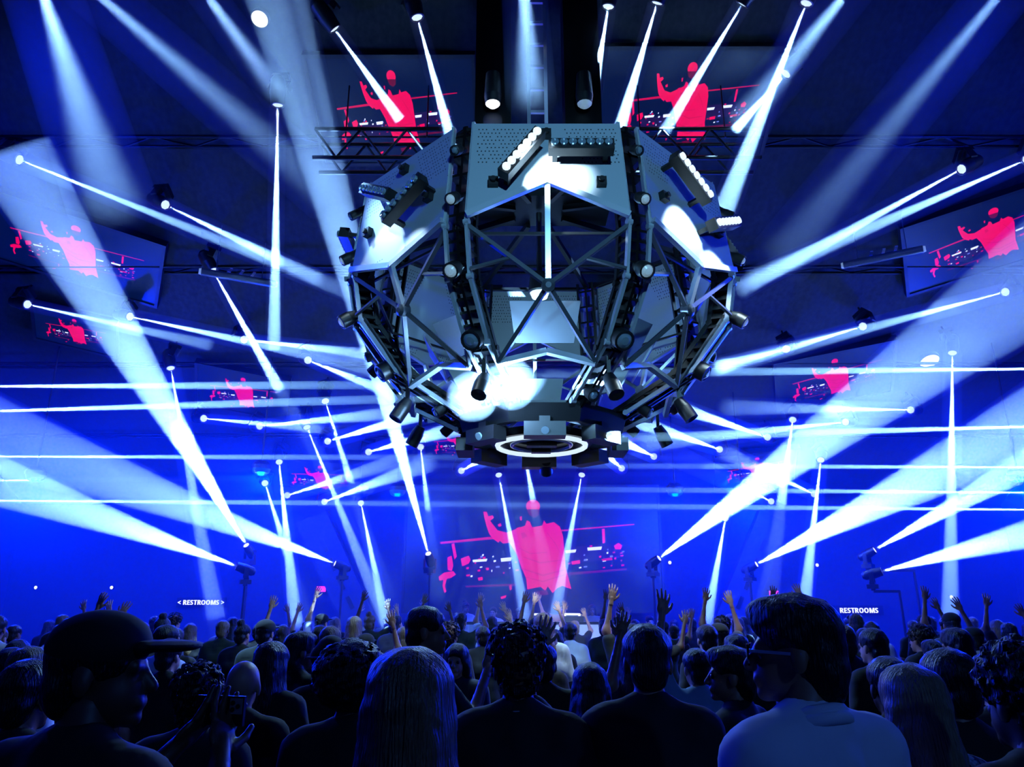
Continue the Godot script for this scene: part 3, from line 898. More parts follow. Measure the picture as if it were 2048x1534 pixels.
func hair_shape(style: String) -> Shape:
	var key := "hair" + style
	if shapes.has(key):
		return shapes[key]
	var s := Shape.new()
	var open := ["x", Vector3(0, 0.075, -0.125), Vector3(0.1, 0.09, 0.095)]
	var top := ["e", Vector3(0, 0.158, 0.014), Vector3(0.088, 0.086, 0.106)]
	var nape := ["e", Vector3(0, 0.085, 0.06), Vector3(0.068, 0.07, 0.052)]
	match style:
		"short":
			s.skin([top, nape, open], 0.009, 0.02, 0.006, noise, 900.0)
		"quiff":
			s.skin([top, nape, ["e", Vector3(0, 0.2, -0.012), Vector3(0.076, 0.05, 0.096)], ["e", Vector3(0, 0.07, 0.065), Vector3(0.066, 0.08, 0.05)], open], 0.009, 0.025, 0.008, noise, 700.0)
		"curly":
			s.skin([["e", Vector3(0, 0.17, 0.015), Vector3(0.104, 0.098, 0.118)], nape, open], 0.009, 0.02, 0.028, noise, 1400.0)
		"afro":
			s.skin([["e", Vector3(0, 0.16, 0.03), Vector3(0.15, 0.135, 0.15)], ["x", Vector3(0, 0.06, -0.15), Vector3(0.1, 0.1, 0.13)]], 0.011, 0.02, 0.02, noise, 1400.0)
		"bun":
			s.skin([top, nape, ["e", Vector3(0, 0.25, 0.06), Vector3(0.045, 0.045, 0.045)], open], 0.009, 0.012, 0.006, noise, 900.0)
		"long", "longer":
			var low := -0.16 if style == "long" else -0.3
			s.skin([["e", Vector3(0, 0.155, 0.016), Vector3(0.094, 0.09, 0.11)], ["c", Vector3(0, 0.1, 0.055), Vector3(0, low, 0.1), 0.078, 0.085], ["c", Vector3(-0.06, 0.1, 0.02), Vector3(-0.09, low + 0.04, 0.06), 0.04, 0.05], ["c", Vector3(0.06, 0.1, 0.02), Vector3(0.09, low + 0.04, 0.06), 0.04, 0.05], open], 0.011, 0.03, 0.009, noise, 500.0)
		"cap":
			s.skin([["e", Vector3(0, 0.172, 0.008), Vector3(0.093, 0.075, 0.108)], ["c", Vector3(0, 0.12, 0.05), Vector3(0, 0.15, 0.04), 0.06, 0.075]], 0.009, 0.015)
			s.skin([["e", Vector3(0, 0.168, -0.135), Vector3(0.078, 0.014, 0.075)], ["c", Vector3(-0.05, 0.165, -0.09), Vector3(0.05, 0.165, -0.09), 0.014, 0.014]], 0.007, 0.01)
		"hat":
			s.skin([["e", Vector3(0, 0.2, 0.008), Vector3(0.09, 0.085, 0.108)], ["c", Vector3(-0.05, 0.155, 0.01), Vector3(0.05, 0.155, 0.01), 0.075, 0.075]], 0.01, 0.015)
			s.skin([["e", Vector3(0, 0.15, 0.005), Vector3(0.155, 0.014, 0.175)]], 0.009, 0.0)
	shapes[key] = s
	return s

func arm(side: int, how: String) -> Array:      # elbow, wrist
	var e: Vector3; var w: Vector3
	match how:
		"down": e = Vector3(0.25, 1.13, 0.03); w = Vector3(0.26, 0.89, -0.07)
		"up": e = Vector3(0.34, 1.58, -0.10); w = Vector3(0.26, 1.83, -0.14)
		"high": e = Vector3(0.25, 1.69, -0.06); w = Vector3(0.19, 1.96, -0.09)
		"wide": e = Vector3(0.42, 1.52, -0.02); w = Vector3(0.50, 1.78, -0.08)
		"front": e = Vector3(0.22, 1.2, -0.17); w = Vector3(0.08, 1.42, -0.33)
	return [Vector3(e.x * side, e.y, e.z), Vector3(w.x * side, w.y, w.z)]

func body_meshes(left: String, right: String, cell: float, turn: float, wide: float) -> Dictionary:
	var key := "%s %s %.3f %.1f %.2f" % [left, right, cell, turn, wide]
	if shapes.has(key):
		return shapes[key]
	var torso := [["c", Vector3(-0.08 , 0.95, 0), Vector3(0.08, 0.95, 0), 0.112, 0.112], ["c", Vector3(-0.06, 1.1, 0.0), Vector3(0.06, 1.1, 0.0), 0.108, 0.108], ["c", Vector3(-0.085 * wide, 1.27, 0.005), Vector3(0.085 * wide, 1.27, 0.005), 0.118, 0.118],
		["c", Vector3(-0.14 * wide, 1.405, 0.015), Vector3(0.14 * wide, 1.405, 0.015), 0.06, 0.06]]
	var neck := [["c", Vector3(0, 1.4, 0.02), Vector3(0, 1.56, 0.0), 0.058, 0.05], ["c", Vector3(-0.04, 1.475, 0.02), Vector3(-0.14 * wide, 1.425, 0.015), 0.035, 0.035], ["c", Vector3(0.04, 1.475, 0.02), Vector3(0.14 * wide, 1.425, 0.015), 0.035, 0.035]]
	var limbs := []; var sleeves := []; var legs := []; var trousers := []; var shoes := []
	var hands := Shape.new()
	for g in [[-1, left], [1, right]]:
		var side: int = g[0]
		var j := arm(side, g[1])
		var e: Vector3 = j[0]; var w: Vector3 = j[1]
		var sh := Vector3(0.175 * side * wide, 1.4, 0.015)
		limbs.append(["c", sh, e, 0.05, 0.04]); limbs.append(["c", e, w, 0.041, 0.027])
		sleeves.append(["c", sh, sh.lerp(e, 0.72), 0.074, 0.068])
		var y := (w - e).normalized()
		var x := Vector3(-side, 0, 0) if g[1] in ["down", "front"] else Vector3(1, 0, 0)
		if g[1] in ["down", "front"]:
			x = Vector3(0, 0, 1) * side
		x = (x - y * x.dot(y)).normalized()
		hands.add(hand_shape(side), Transform3D(Basis(x, y, x.cross(y)), w + y * 0.01))
		var hip := Vector3(0.085 * side, 0.9, 0); var knee := Vector3(0.1 * side, 0.5, -0.015); var ankle := Vector3(0.105 * side, 0.1, 0.02)
		legs.append(["c", hip, knee, 0.085, 0.055]); legs.append(["c", knee, ankle, 0.055, 0.038])
		trousers.append(["c", hip, knee, 0.098, 0.07]); trousers.append(["c", knee, ankle + Vector3(0, -0.03, 0), 0.07, 0.06])
		shoes.append(["c", ankle + Vector3(0, -0.055, 0.03), ankle + Vector3(0.02 * side, -0.062, -0.16), 0.045, 0.038])
	var out := {}
	var s := Shape.new()
	s.skin(torso + neck + limbs + legs, maxf(cell, 0.018), 0.05)
	s.add(hands)
	s.add(head_shape(), Transform3D(Basis(Vector3.UP, deg_to_rad(turn)), Vector3(0, 1.52, -0.015)))
	out.body = s.mesh()
	var cloth := []
	for p in torso:
		cloth.append(["c", p[1], p[2], p[3] + 0.026, p[4] + 0.026])
	for p in neck.slice(1):
		cloth.append(["c", p[1] - Vector3(0, 0.004, 0), p[2], p[3] + 0.02, p[4] + 0.02])
	cloth.append(["c", Vector3(0, 1.4, 0.02), Vector3(0, 1.475, 0.014), 0.08, 0.069])
	s = Shape.new()
	s.skin(cloth + sleeves, cell, 0.05, 0.012, noise, 260.0)
	out.shirt = s.mesh()
	s = Shape.new()
	s.skin([["c", Vector3(-0.08, 0.93, 0), Vector3(0.08, 0.93, 0), 0.122, 0.122]] + trousers, 0.024, 0.03)
	out.trousers = s.mesh()
	s = Shape.new(); s.skin(shoes, 0.014, 0.0)
	out.shoes = s.mesh()
	shapes[key] = out
	return out

var stood := []        # where somebody stands already

func tint(kind: String, c: Color) -> StandardMaterial3D:
	var key := kind + c.to_html()
	if not M.has(key):
		M[key] = mat(c, {"skin": 0.5, "hair": 0.45, "cloth": 0.85}[kind])
		if kind == "hair":
			M[key].uv1_triplanar = true; M[key].uv1_scale = Vector3(22, 1.6, 22)
			M[key].heightmap_enabled = true; M[key].heightmap_texture = M.grain; M[key].heightmap_scale = 4.0
		if kind == "cloth":
			M[key].rim_enabled = true; M[key].rim = 0.2
	return M[key]

func person(where: Vector3, height: float, yaw: float, look: Dictionary, label: String, group := "") -> Node3D:
	var o := thing("person", label, "person", Vector3(where.x, where.y, where.z), group)
	stood.append(where)
	var k := height / 1.75
	o.scale = Vector3.ONE * k
	o.rotation.y = deg_to_rad(yaw)
	var turn: float = look.get("turn", 0.0)
	var b := body_meshes(look.get("left", "down"), look.get("right", "down"), look.get("cell", 0.024), turn, look.get("wide", 1.0))
	obj("body", b.body, tint("skin", look.get("skin", Color(0.62, 0.44, 0.34))), o)
	obj("shirt", b.shirt, look.shirt_material if look.has("shirt_material") else tint("cloth", look.get("shirt", Color(0.04, 0.04, 0.05))), o)
	obj("trousers", b.trousers, tint("cloth", look.get("trousers", Color(0.05, 0.05, 0.07))), o)
	obj("shoes", b.shoes, tint("cloth", Color(0.03, 0.03, 0.03)), o)
	var at := Transform3D(Basis(Vector3.UP, deg_to_rad(turn)), Vector3(0, 1.52, -0.015))
	var style: String = look.get("hair", "short")
	if style != "bald":
		var key := "mesh" + style
		if not shapes.has(key):
			shapes[key] = hair_shape(style).mesh()
		var h := obj({"cap": "cap", "hat": "hat"}.get(style, "hair"), shapes[key], tint("cloth" if style in ["cap", "hat"] else "hair", look.get("hair_color", Color(0.03, 0.025, 0.025))), o)
		h.transform = at
		if style in ["cap", "hat"]:
			if not shapes.has("meshshort"):
				shapes.meshshort = hair_shape("short").mesh()
			var u := obj("hair", shapes.meshshort, tint("hair", Color(0.03, 0.025, 0.025)), o)
			u.transform = at * Transform3D(Basis().scaled(Vector3(0.99, 0.93, 0.98)), Vector3.ZERO)
	if look.get("eyes", false):
		if not shapes.has("eye"):
			var e := Shape.new(); e.lathe(Vector3.ZERO, Vector3(0, 0, -1), [[0.0, 0.013], [0.006, 0.011], [0.01, 0.006], [0.011, 0.0]], 12)
			shapes.eye = e.mesh()
		for g in [-1, 1]:
			var e := obj("eye", shapes.eye, tint("skin", Color(0.12, 0.08, 0.07)), o)
			e.transform = at * Transform3D(Basis(), Vector3(0.03 * g, 0.11, -0.084))
	return o

func top_at(px: float, py: float, d: float) -> Array:      # feet and height of somebody whose head's top shows at that pixel, d metres away
	var p := at_depth(px, py, d)
	return [Vector3(p.x, 0, p.z), p.y]

func build_people() -> void:
	var black := Color(0.035, 0.035, 0.04); var fair := Color(0.72, 0.54, 0.45); var tan_ := Color(0.55, 0.38, 0.28); var brown := Color(0.3, 0.19, 0.13)
	# the people who stand out: pixel of the head's top, distance, yaw, look, label
	var list := [
		[1588, 1188, 1.95, 28, {"cell": 0.016, "turn": 38.0, "hair": "quiff", "skin": tan_, "shirt": Color(0.78, 0.8, 0.84), "wide": 1.12}, "tall man in white polo shirt and sunglasses looking aside, seen from behind"],
		[208, 1216, 1.75, -22, {"cell": 0.016, "turn": -56.0, "hair": "cap", "hair_color": Color(0.03, 0.03, 0.035), "skin": brown, "shirt": black, "left": "front", "right": "front", "wide": 1.1}, "man in a dark baseball cap holding up a phone with both hands"],
		[822, 1304, 1.65, 4, {"cell": 0.016, "hair": "longer", "hair_color": Color(0.42, 0.33, 0.22), "skin": fair, "shirt": Color(0.1, 0.1, 0.12), "wide": 0.92}, "woman with long light hair over her back, seen from behind"],
		[1036, 1252, 2.7, 0, {"cell": 0.016, "hair": "curly", "skin": tan_, "shirt": black}, "man with curly dark hair and thin neck chain in black T-shirt"],
		[1292, 1254, 2.75, -3, {"cell": 0.016, "hair": "short", "skin": tan_, "shirt": Color(0.03, 0.03, 0.035)}, "man with short cropped dark hair in black T-shirt, seen from behind"],
		[850, 1216, 4.2, -60, {"turn": -25.0, "hair": "short", "skin": tan_, "shirt": black, "right": "front", "eyes": true}, "man turned sideways standing above the crowd in dark shirt, one arm bent up"],
		[1462, 1290, 3.5, 55, {"turn": 20.0, "hair": "quiff", "skin": tan_, "shirt": black, "eyes": true}, "dark-haired man turned in profile, dark shirt, next to the tall man in white"],
		[490, 1322, 3.5, 5, {"hair": "bald", "skin": fair, "shirt": black}, "bald man in dark shirt seen from behind"],
		[705, 1312, 2.9, 0, {"hair": "afro", "skin": brown, "shirt": black}, "person with large round dark hair in black shirt"],
		[662, 1288, 4.6, 8, {"hair": "hat", "hair_color": Color(0.04, 0.04, 0.05), "skin": tan_, "shirt": black}, "person wearing a brimmed dark hat in the crowd"],
		[335, 1252, 6.2, -20, {"hair": "short", "skin": fair, "shirt": Color(0.85, 0.87, 0.9), "turn": -20.0}, "person in bright white T-shirt turned away among darker people"],
		[1392, 1300, 4.6, 10, {"hair": "short", "skin": fair, "shirt": Color(0.45, 0.6, 0.75), "left": "high"}, "person in pale blue shirt with one open hand raised high"],
		[1775, 1318, 3.1, 0, {"hair": "short", "skin": brown, "shirt": Color(0.08, 0.08, 0.1), "left": "up"}, "person with bent raised arm just behind the tall man in white"],
		[1893, 1303, 2.6, 12, {"hair": "short", "skin": tan_, "shirt": black, "cell": 0.018}, "person with dark hair and black shirt between floral shirt and wall"],
		[2040, 1288, 1.9, 10, {"hair": "curly", "skin": brown, "shirt": Color(0.05, 0.03, 0.04), "cell": 0.018}, "person with dark curly hair at the end of the front row, dark shirt"],
		[1818, 1335, 2.35, 10, {"hair": "long", "hair_color": Color(0.5, 0.42, 0.3), "skin": fair, "shirt_material": M.floral, "cell": 0.018, "wide": 0.92}, "woman with fair hair in a dark shirt with pale flower print"],
		[914, 1290, 5.4, 172, {"hair": "long", "hair_color": Color(0.12, 0.08, 0.06), "skin": fair, "shirt": Color(0.15, 0.15, 0.2), "eyes": true}, "woman with dark hair facing away from the stage, smiling"],
		[545, 1286, 4.1, -10, {"hair": "longer", "hair_color": Color(0.1, 0.06, 0.05), "skin": fair, "shirt": Color(0.06, 0.06, 0.09), "wide": 0.92}, "woman with long dark brown hair in navy top behind the bald man"],
		[600, 1262, 5.0, -30, {"hair": "quiff", "skin": tan_, "shirt": black, "turn": -20.0}, "man with swept dark hair turned towards the middle, behind the hat wearer"],
		[60, 1325, 2.6, -8, {"hair": "short", "skin": tan_, "shirt": Color(0.06, 0.06, 0.08)}, "man with short dark hair behind the man in the cap, dark shirt"],
		[1180, 1330, 3.7, 0, {"hair": "long", "hair_color": Color(0.08, 0.05, 0.05), "skin": fair, "shirt": black, "left": "up"}, "woman with dark hair raising her arm between the two men in black"],
		[1085, 1290, 4.4, 5, {"hair": "short", "skin": tan_, "shirt": black, "right": "wide"}, "person behind the curly-haired man with one arm out and up"],
		[400, 1330, 3.0, 8, {"hair": "curly", "skin": brown, "shirt": Color(0.05, 0.05, 0.07)}, "person with curly dark hair between cap wearer and bald man"],
		[1600, 1330, 3.6, -6, {"hair": "short", "skin": tan_, "shirt": Color(0.1, 0.11, 0.14)}, "person with short hair hidden half behind the tall man in white"],
		[1980, 1310, 3.4, 8, {"hair": "bun", "skin": fair, "shirt": Color(0.1, 0.1, 0.13)}, "woman with her hair in a bun near the side wall"],
	]
	for q in list:
		var f := top_at(q[0], q[1], q[2])
		var o := person(f[0], f[1] - (0.02 if q[4].hair in ["curly", "cap", "quiff"] else 0.0), q[3], q[4], q[5])
		if q[5].begins_with("tall man"):
			polo_parts(o, q[4].turn)
		if q[5].begins_with("man with curly"):
			var s := Shape.new(); s.ring(Vector3(0, 1.475, 0.012), Vector3(0, 0.94, -0.34).normalized(), 0.072, 0.003, 40)
			obj("neck_chain", s, M.bright_steel, o)
		if q[5].begins_with("man in a dark"):
			var p := thing("smartphone", "dark smartphone with pale back cameras held up by the man in the cap", "phone", o.to_global(Vector3(0, 1.515, -0.405)))
			p.rotation = Vector3(0, o.rotation.y + 0.1, 0); p.scale = o.scale
			var s := Shape.new(); s.box(Vector3.ZERO, Vector3(0.145, 0.072, 0.009)); obj("case", s, M.housing, p)
			s = Shape.new(); s.box(Vector3(0.05, 0.012, 0.006), Vector3(0.036, 0.038, 0.004)); obj("camera_bump", s, M.plate, p)
			s = Shape.new()
			for e in [[0.042, 0.02], [0.058, 0.012], [0.042, 0.004]]:
				s.tube(Vector3(e[0], e[1], 0.006), Vector3(e[0], e[1], 0.011), 0.006, 0.006, 10)
			obj("lens", s, M.housing, p)
	# the performer and people on the stage
	var dj := person(Vector3(1.05, 0.24, -16.1), 1.72, 180, {"hair": "cap", "skin": fair, "shirt": Color(0.5, 0.08, 0.1), "left": "front", "right": "wide", "eyes": true}, "performer in red behind the booth facing the crowd with arm out")
	rng.seed = 21
	for k in 15:
		var x := -3.2 + k * 0.56 + rng.randf_range(-0.1, 0.1)
		if absf(x - 1.05) < 0.6:
			continue
		crowd_member(Vector3(x, 0.24 if absf(x - 0.7) < 1.9 else 0.0, -17.3 + rng.randf_range(-0.4, 0.5)), rng.randf_range(1.6, 1.75), 180.0 + rng.randf_range(-30, 30), "behind the booth")
	# the rest of the crowd, rows of it up to the booth
	rng.seed = 7
	var d := 4.2
	while d < 14.6:
		var gap := 0.62 + d * 0.028
		var x := -d * 0.74
		while x < d * 0.74:
			var p := Vector3(x + rng.randf_range(-0.14, 0.14), 0, -d + rng.randf_range(-0.22, 0.22))
			var free := absf(p.x) < 12.4
			for s in stood:
				if Vector2(s.x - p.x, s.z - p.z).length() < 0.58:
					free = false
			for s in pole_feet:
				if Vector2(s.x - p.x, s.z - p.z).length() < 0.65:
					free = false
			if free:
				crowd_member(p, rng.randf_range(1.5, 1.68) if d < 7 else rng.randf_range(1.54, 1.74), rng.randf_range(-22, 22), "in the crowd")
			x += gap
		d += 0.92 + d * 0.03

var pole_feet := []

func crowd_member(p: Vector3, height: float, yaw: float, place: String) -> void:
	var hairs := ["short", "short", "quiff", "curly", "long", "long", "bun", "cap", "short", "longer"]
	var tops := [["black", Color(0.035, 0.035, 0.04)], ["black", Color(0.035, 0.035, 0.04)], ["navy", Color(0.05, 0.06, 0.14)], ["grey", Color(0.3, 0.3, 0.33)], ["white", Color(0.8, 0.82, 0.85)], ["green", Color(0.06, 0.12, 0.08)], ["black", Color(0.035, 0.035, 0.04)]]
	var skins := [Color(0.72, 0.54, 0.45), Color(0.55, 0.38, 0.28), Color(0.3, 0.19, 0.13), Color(0.66, 0.48, 0.38)]
	var colours := [["dark", Color(0.03, 0.025, 0.025)], ["dark", Color(0.05, 0.035, 0.03)], ["brown", Color(0.13, 0.08, 0.05)], ["fair", Color(0.45, 0.36, 0.24)]]
	var style: String = hairs[rng.randi() % hairs.size()]
	var top = tops[rng.randi() % tops.size()]
	var hc = colours[rng.randi() % colours.size()]
	var raised := rng.randf() < (0.5 if p.z < -9.0 and absf(p.x - 0.4) < 5.0 else 0.2) and p.y == 0.0
	var seen_at := 1024.0 + p.x / -p.z * FOCAL
	raised = raised and absf(seen_at - 402.0) > 85 and absf(seen_at - 1718.0) > 85      # nobody's arm hides the signs
	var poses: Array = [["down", "up"], ["high", "down"], ["high", "up"], ["down", "wide"], ["down", "high"]][rng.randi() % 5] if raised else ["down", "down"]
	var look := {"hair": style, "shirt": top[1], "hair_color": hc[1] if style != "cap" else Color(0.05, 0.05, 0.06), "skin": skins[rng.randi() % 4], "left": poses[0], "right": poses[1], "cell": 0.026}
	var what: String = {"short": "short %s hair", "quiff": "swept-up %s hair", "curly": "curly %s hair", "long": "shoulder-length %s hair", "longer": "long %s hair", "bun": "%s hair in a bun", "cap": "a dark cap"}[style]
	if "%s" in what:
		what = what % hc[0]
	var arms := "both arms raised" if poses[0] != "down" and poses[1] != "down" else "one arm raised" if raised else "arms down"
	var label := "person with %s and %s T-shirt, %s, %s" % [what, top[0], arms, place]
	person(p, height, yaw, look, label, "people " + place + ", " + what + ", " + top[0] + ", " + arms)

func polo_parts(o: Node3D, turn: float) -> void:
	var s := Shape.new()          # turned-down collar
	var y := Vector3(0, 0.95, -0.3).normalized()
	s.ring(Vector3(0, 1.492, 0.012), y, 0.07, 0.017, 28); s.ring(Vector3(0, 1.476, 0.014), y, 0.08, 0.016, 28)
	obj("collar", s, tint("cloth", Color(0.78, 0.8, 0.84)), o)
	var g := Node3D.new(); g.name = "sunglasses"; o.add_child(g)
	g.transform = Transform3D(Basis(Vector3.UP, deg_to_rad(turn)), Vector3(0, 1.52, -0.015))
	for e in [-1, 1]:
		s = Shape.new(); s.lathe(Vector3(0.033 * e, 0.108, -0.105), Vector3(0.12 * e, 0, -1).normalized(), [[0.0, 0.0], [0.0, 0.026], [0.004, 0.026], [0.006, 0.0]], 18)
		obj("lens", s, M.glass_dark, g)
		s = Shape.new(); s.bar(Vector3(0.06 * e, 0.118, -0.1), Vector3(0.084 * e, 0.112, 0.02), 0.004, 0.007)
		obj("temple", s, M.bright_steel, g)
	s = Shape.new(); s.bar(Vector3(-0.012, 0.116, -0.112), Vector3(0.012, 0.116, -0.112), 0.004, 0.004)
	obj("bridge", s, M.bright_steel, g)

func floral() -> StandardMaterial3D:
	var im := Image.create(256, 256, false, Image.FORMAT_RGB8)
	im.fill(Color(0.08, 0.09, 0.14))
	var r := RandomNumberGenerator.new(); r.seed = 4
	for k in 26:
		var c := Vector2(r.randf(), r.randf()); var s := r.randf_range(0.03, 0.07); var g := r.randf() * TAU
		for p in 5:
			var d := c + Vector2(cos(g + p * TAU / 5), sin(g + p * TAU / 5)) * s
			var pts := []
			for e in 10:
				pts.append(d + Vector2(cos(e * TAU / 10), sin(e * TAU / 10)) * s * 0.55)
			fill(im, pts, Color(0.6, 0.64, 0.7))
	var m := mat(Color.WHITE, 0.85)
	m.albedo_texture = ImageTexture.create_from_image(im)
	m.uv1_triplanar = true; m.uv1_scale = Vector3.ONE * 4.0
	return m

# ---------------------------------------------------------------- signs and small lights
func text(words: String, size: float, m: Material, parent: Node3D, at: Vector3) -> void:
	var t := TextMesh.new()
	var f := SystemFont.new(); f.font_names = PackedStringArray(["Droid Sans"]); f.font_weight = 700
	t.font = f; t.text = words; t.font_size = 32; t.pixel_size = size / 32.0; t.depth = 0.015
	var o := obj("lettering", t, m, parent)
	o.position = at

func build_signs() -> void:
	for q in [[402, 1205, "< RESTROOMS >", "lit RESTROOMS sign with arrows on the back wall", 0.16], [1718, 1221, "RESTROOMS", "lit RESTROOMS sign without arrows on the back wall", 0.17]]:
		var p := at_depth(q[0], q[1], 19.9)
		var o := thing("restroom_sign", q[3], "sign", p)
		var s := Shape.new(); s.box(Vector3(0, 0, -0.04), Vector3(1.25, 0.24, 0.06)); obj("sign_board", s, M.black_steel, o)
		text(q[2], q[4], M.white_sign, o, Vector3(0, 0, 0.0))
	for q in [[642, 1178, "red lit exit sign on the back wall near the arrow sign"], [1548, 1187, "red lit exit sign on the back wall above the tall man in white"]]:
		var p := at_depth(q[0], q[1], 19.9)
		var o := thing("exit_sign", q[2], "sign", p)
		var s := Shape.new(); s.box(Vector3(0, 0, -0.05), Vector3(0.28, 0.18, 0.08)); obj("sign_box", s, M.black_steel, o)
		s = Shape.new(); s.box(Vector3(0, 0, -0.005), Vector3(0.24, 0.14, 0.012)); obj("sign_face", s, M.red_sign, o)
	var k := 0
	for q in [[70, 1175], [222, 1175], [1635, 1130], [1904, 1194], [1340, 1125], [826, 1122]]:
		var p := at_depth(q[0], q[1], 19.93)
		var o := thing("wall_light", "tiny white pin light on the dark back wall", "light", p, "pin lights on the back wall")
		var s := Shape.new(); s.lathe(Vector3(0, 0, -0.07), Vector3(0, 0, 1), [[0, 0.06], [0.04, 0.06], [0.05, 0.045]], 12); obj("housing", s, M.housing, o)
		s = Shape.new(); s.lathe(Vector3(0, 0, -0.03), Vector3(0, 0, 1), [[0, 0.045], [0.02, 0.03], [0.025, 0]], 12); obj("lens", s, M.white_sign, o)
		k += 1
	# hanging tube fixtures and a round panel under the ceiling
	for q in [[478, 556, 25.0, "dim tube fixture hanging on wires under the ceiling near the steep white beam"], [1765, 515, -30.0, "dim tube fixture hanging on wires beside the broad pale beam over the white shirt"]]:
		var p := on_ceiling(q[0], q[1], 0.9)
		var o := thing("tube_fixture", q[3], "light", p)
		var b := Basis(Vector3.UP, deg_to_rad(q[2]))
		var s := Shape.new(); s.tube(b * Vector3(-0.65, 0, 0), b * Vector3(0.65, 0, 0), 0.07, 0.07, 14); obj("tube", s, M.steel, o)
		for e in [-1, 1]:
			s = Shape.new(); s.tube(b * Vector3(0.65 * e, 0, 0), b * Vector3(0.69 * e, 0, 0), 0.06, 0.05, 14); obj("end_lamp", s, M.lens_dim, o)
			var h := b * Vector3(0.4 * e, 0.06, 0)
			s = Shape.new(); s.tube(h, Vector3(h.x, ceiling_y(p.z + h.z) - p.y - 0.0, h.z), 0.008, 0.008, 6); obj("hanger", s, M.steel, o)
		for e in [-0.2, 0.0, 0.2]:
			s = Shape.new(); s.bar(b * Vector3(e, 0.1, -0.12), b * Vector3(e + 0.05, 0.1, 0.14), 0.05, 0.02); obj("fin", s, M.bright_steel, o)
	for q in [[1856, 717, 0.22, "round white ceiling lamp beside the thick upper laser line"], [522, 34, 0.14, "round white ceiling lamp in the high flat ceiling above the steep broad beam"]]:
		var p := on_ceiling(q[0], q[1], 0.0)
		var o := thing("round_lamp", q[3], "light", p)
		var nn := Vector3(0, -0.876, 0.482) if p.y < 11.9 else Vector3.DOWN
		var s := Shape.new(); s.lathe(Vector3.ZERO, nn, [[0.0, q[2]], [0.08, q[2]], [0.1, q[2] * 0.9]], 24); obj("rim", s, M.housing, o)
		s = Shape.new(); s.lathe(Vector3.ZERO, nn, [[0.08, q[2] * 0.9], [0.095, q[2] * 0.5], [0.1, 0.0]], 24); obj("lamp_face", s, M.white_sign, o)

func wash(p: Vector3, e: float, label: String, c: Color) -> void:
	var o := thing("wash_light", label, "light", p)
	var s := Shape.new(); s.lathe(Vector3.ZERO, Vector3.UP, [[0.16, 0], [0.16, 0.14], [0.08, 0.2], [0.0, 0.2]], 16); obj("housing", s, M.housing, o)
	s = Shape.new(); s.tube(Vector3(0, 0.16, 0), Vector3(0, ceiling_y(p.z) - p.y - 0.012, 0), 0.02, 0.02, 8); obj("drop_pole", s, M.housing, o)
	s = Shape.new(); s.lathe(Vector3.ZERO, Vector3.UP, [[0.0, 0.19], [-0.08, 0.16], [-0.13, 0.08], [-0.14, 0.0]], 16); obj("lamp_dome", s, M.blue_lens, o)
	var l := OmniLight3D.new(); l.name = "light"
	l.light_color = c; l.light_energy = e; l.light_size = 0.15; l.omni_range = 60; l.omni_attenuation = 2.0; l.shadow_enabled = true
	o.add_child(l, true)
	l.position = Vector3(0, -0.3, 0)

func follow_spot(at: Vector3, to: Vector3, angle: float, e: float, label: String, c: Color) -> void:
	var o := moving_head("follow_spot", label, "", at, to, Vector3.BACK, 1.2, M.lens_white)
	var s := Shape.new(); s.bar(Vector3(0, 0, 0.4), Vector3(0, 0, 4.0 - at.z), 0.1, 0.1); obj("wall_bracket", s, M.housing, o)
	spot_in(o, at + (to - at).normalized() * 0.34, to, 0.1, angle, e, c, 0.6)

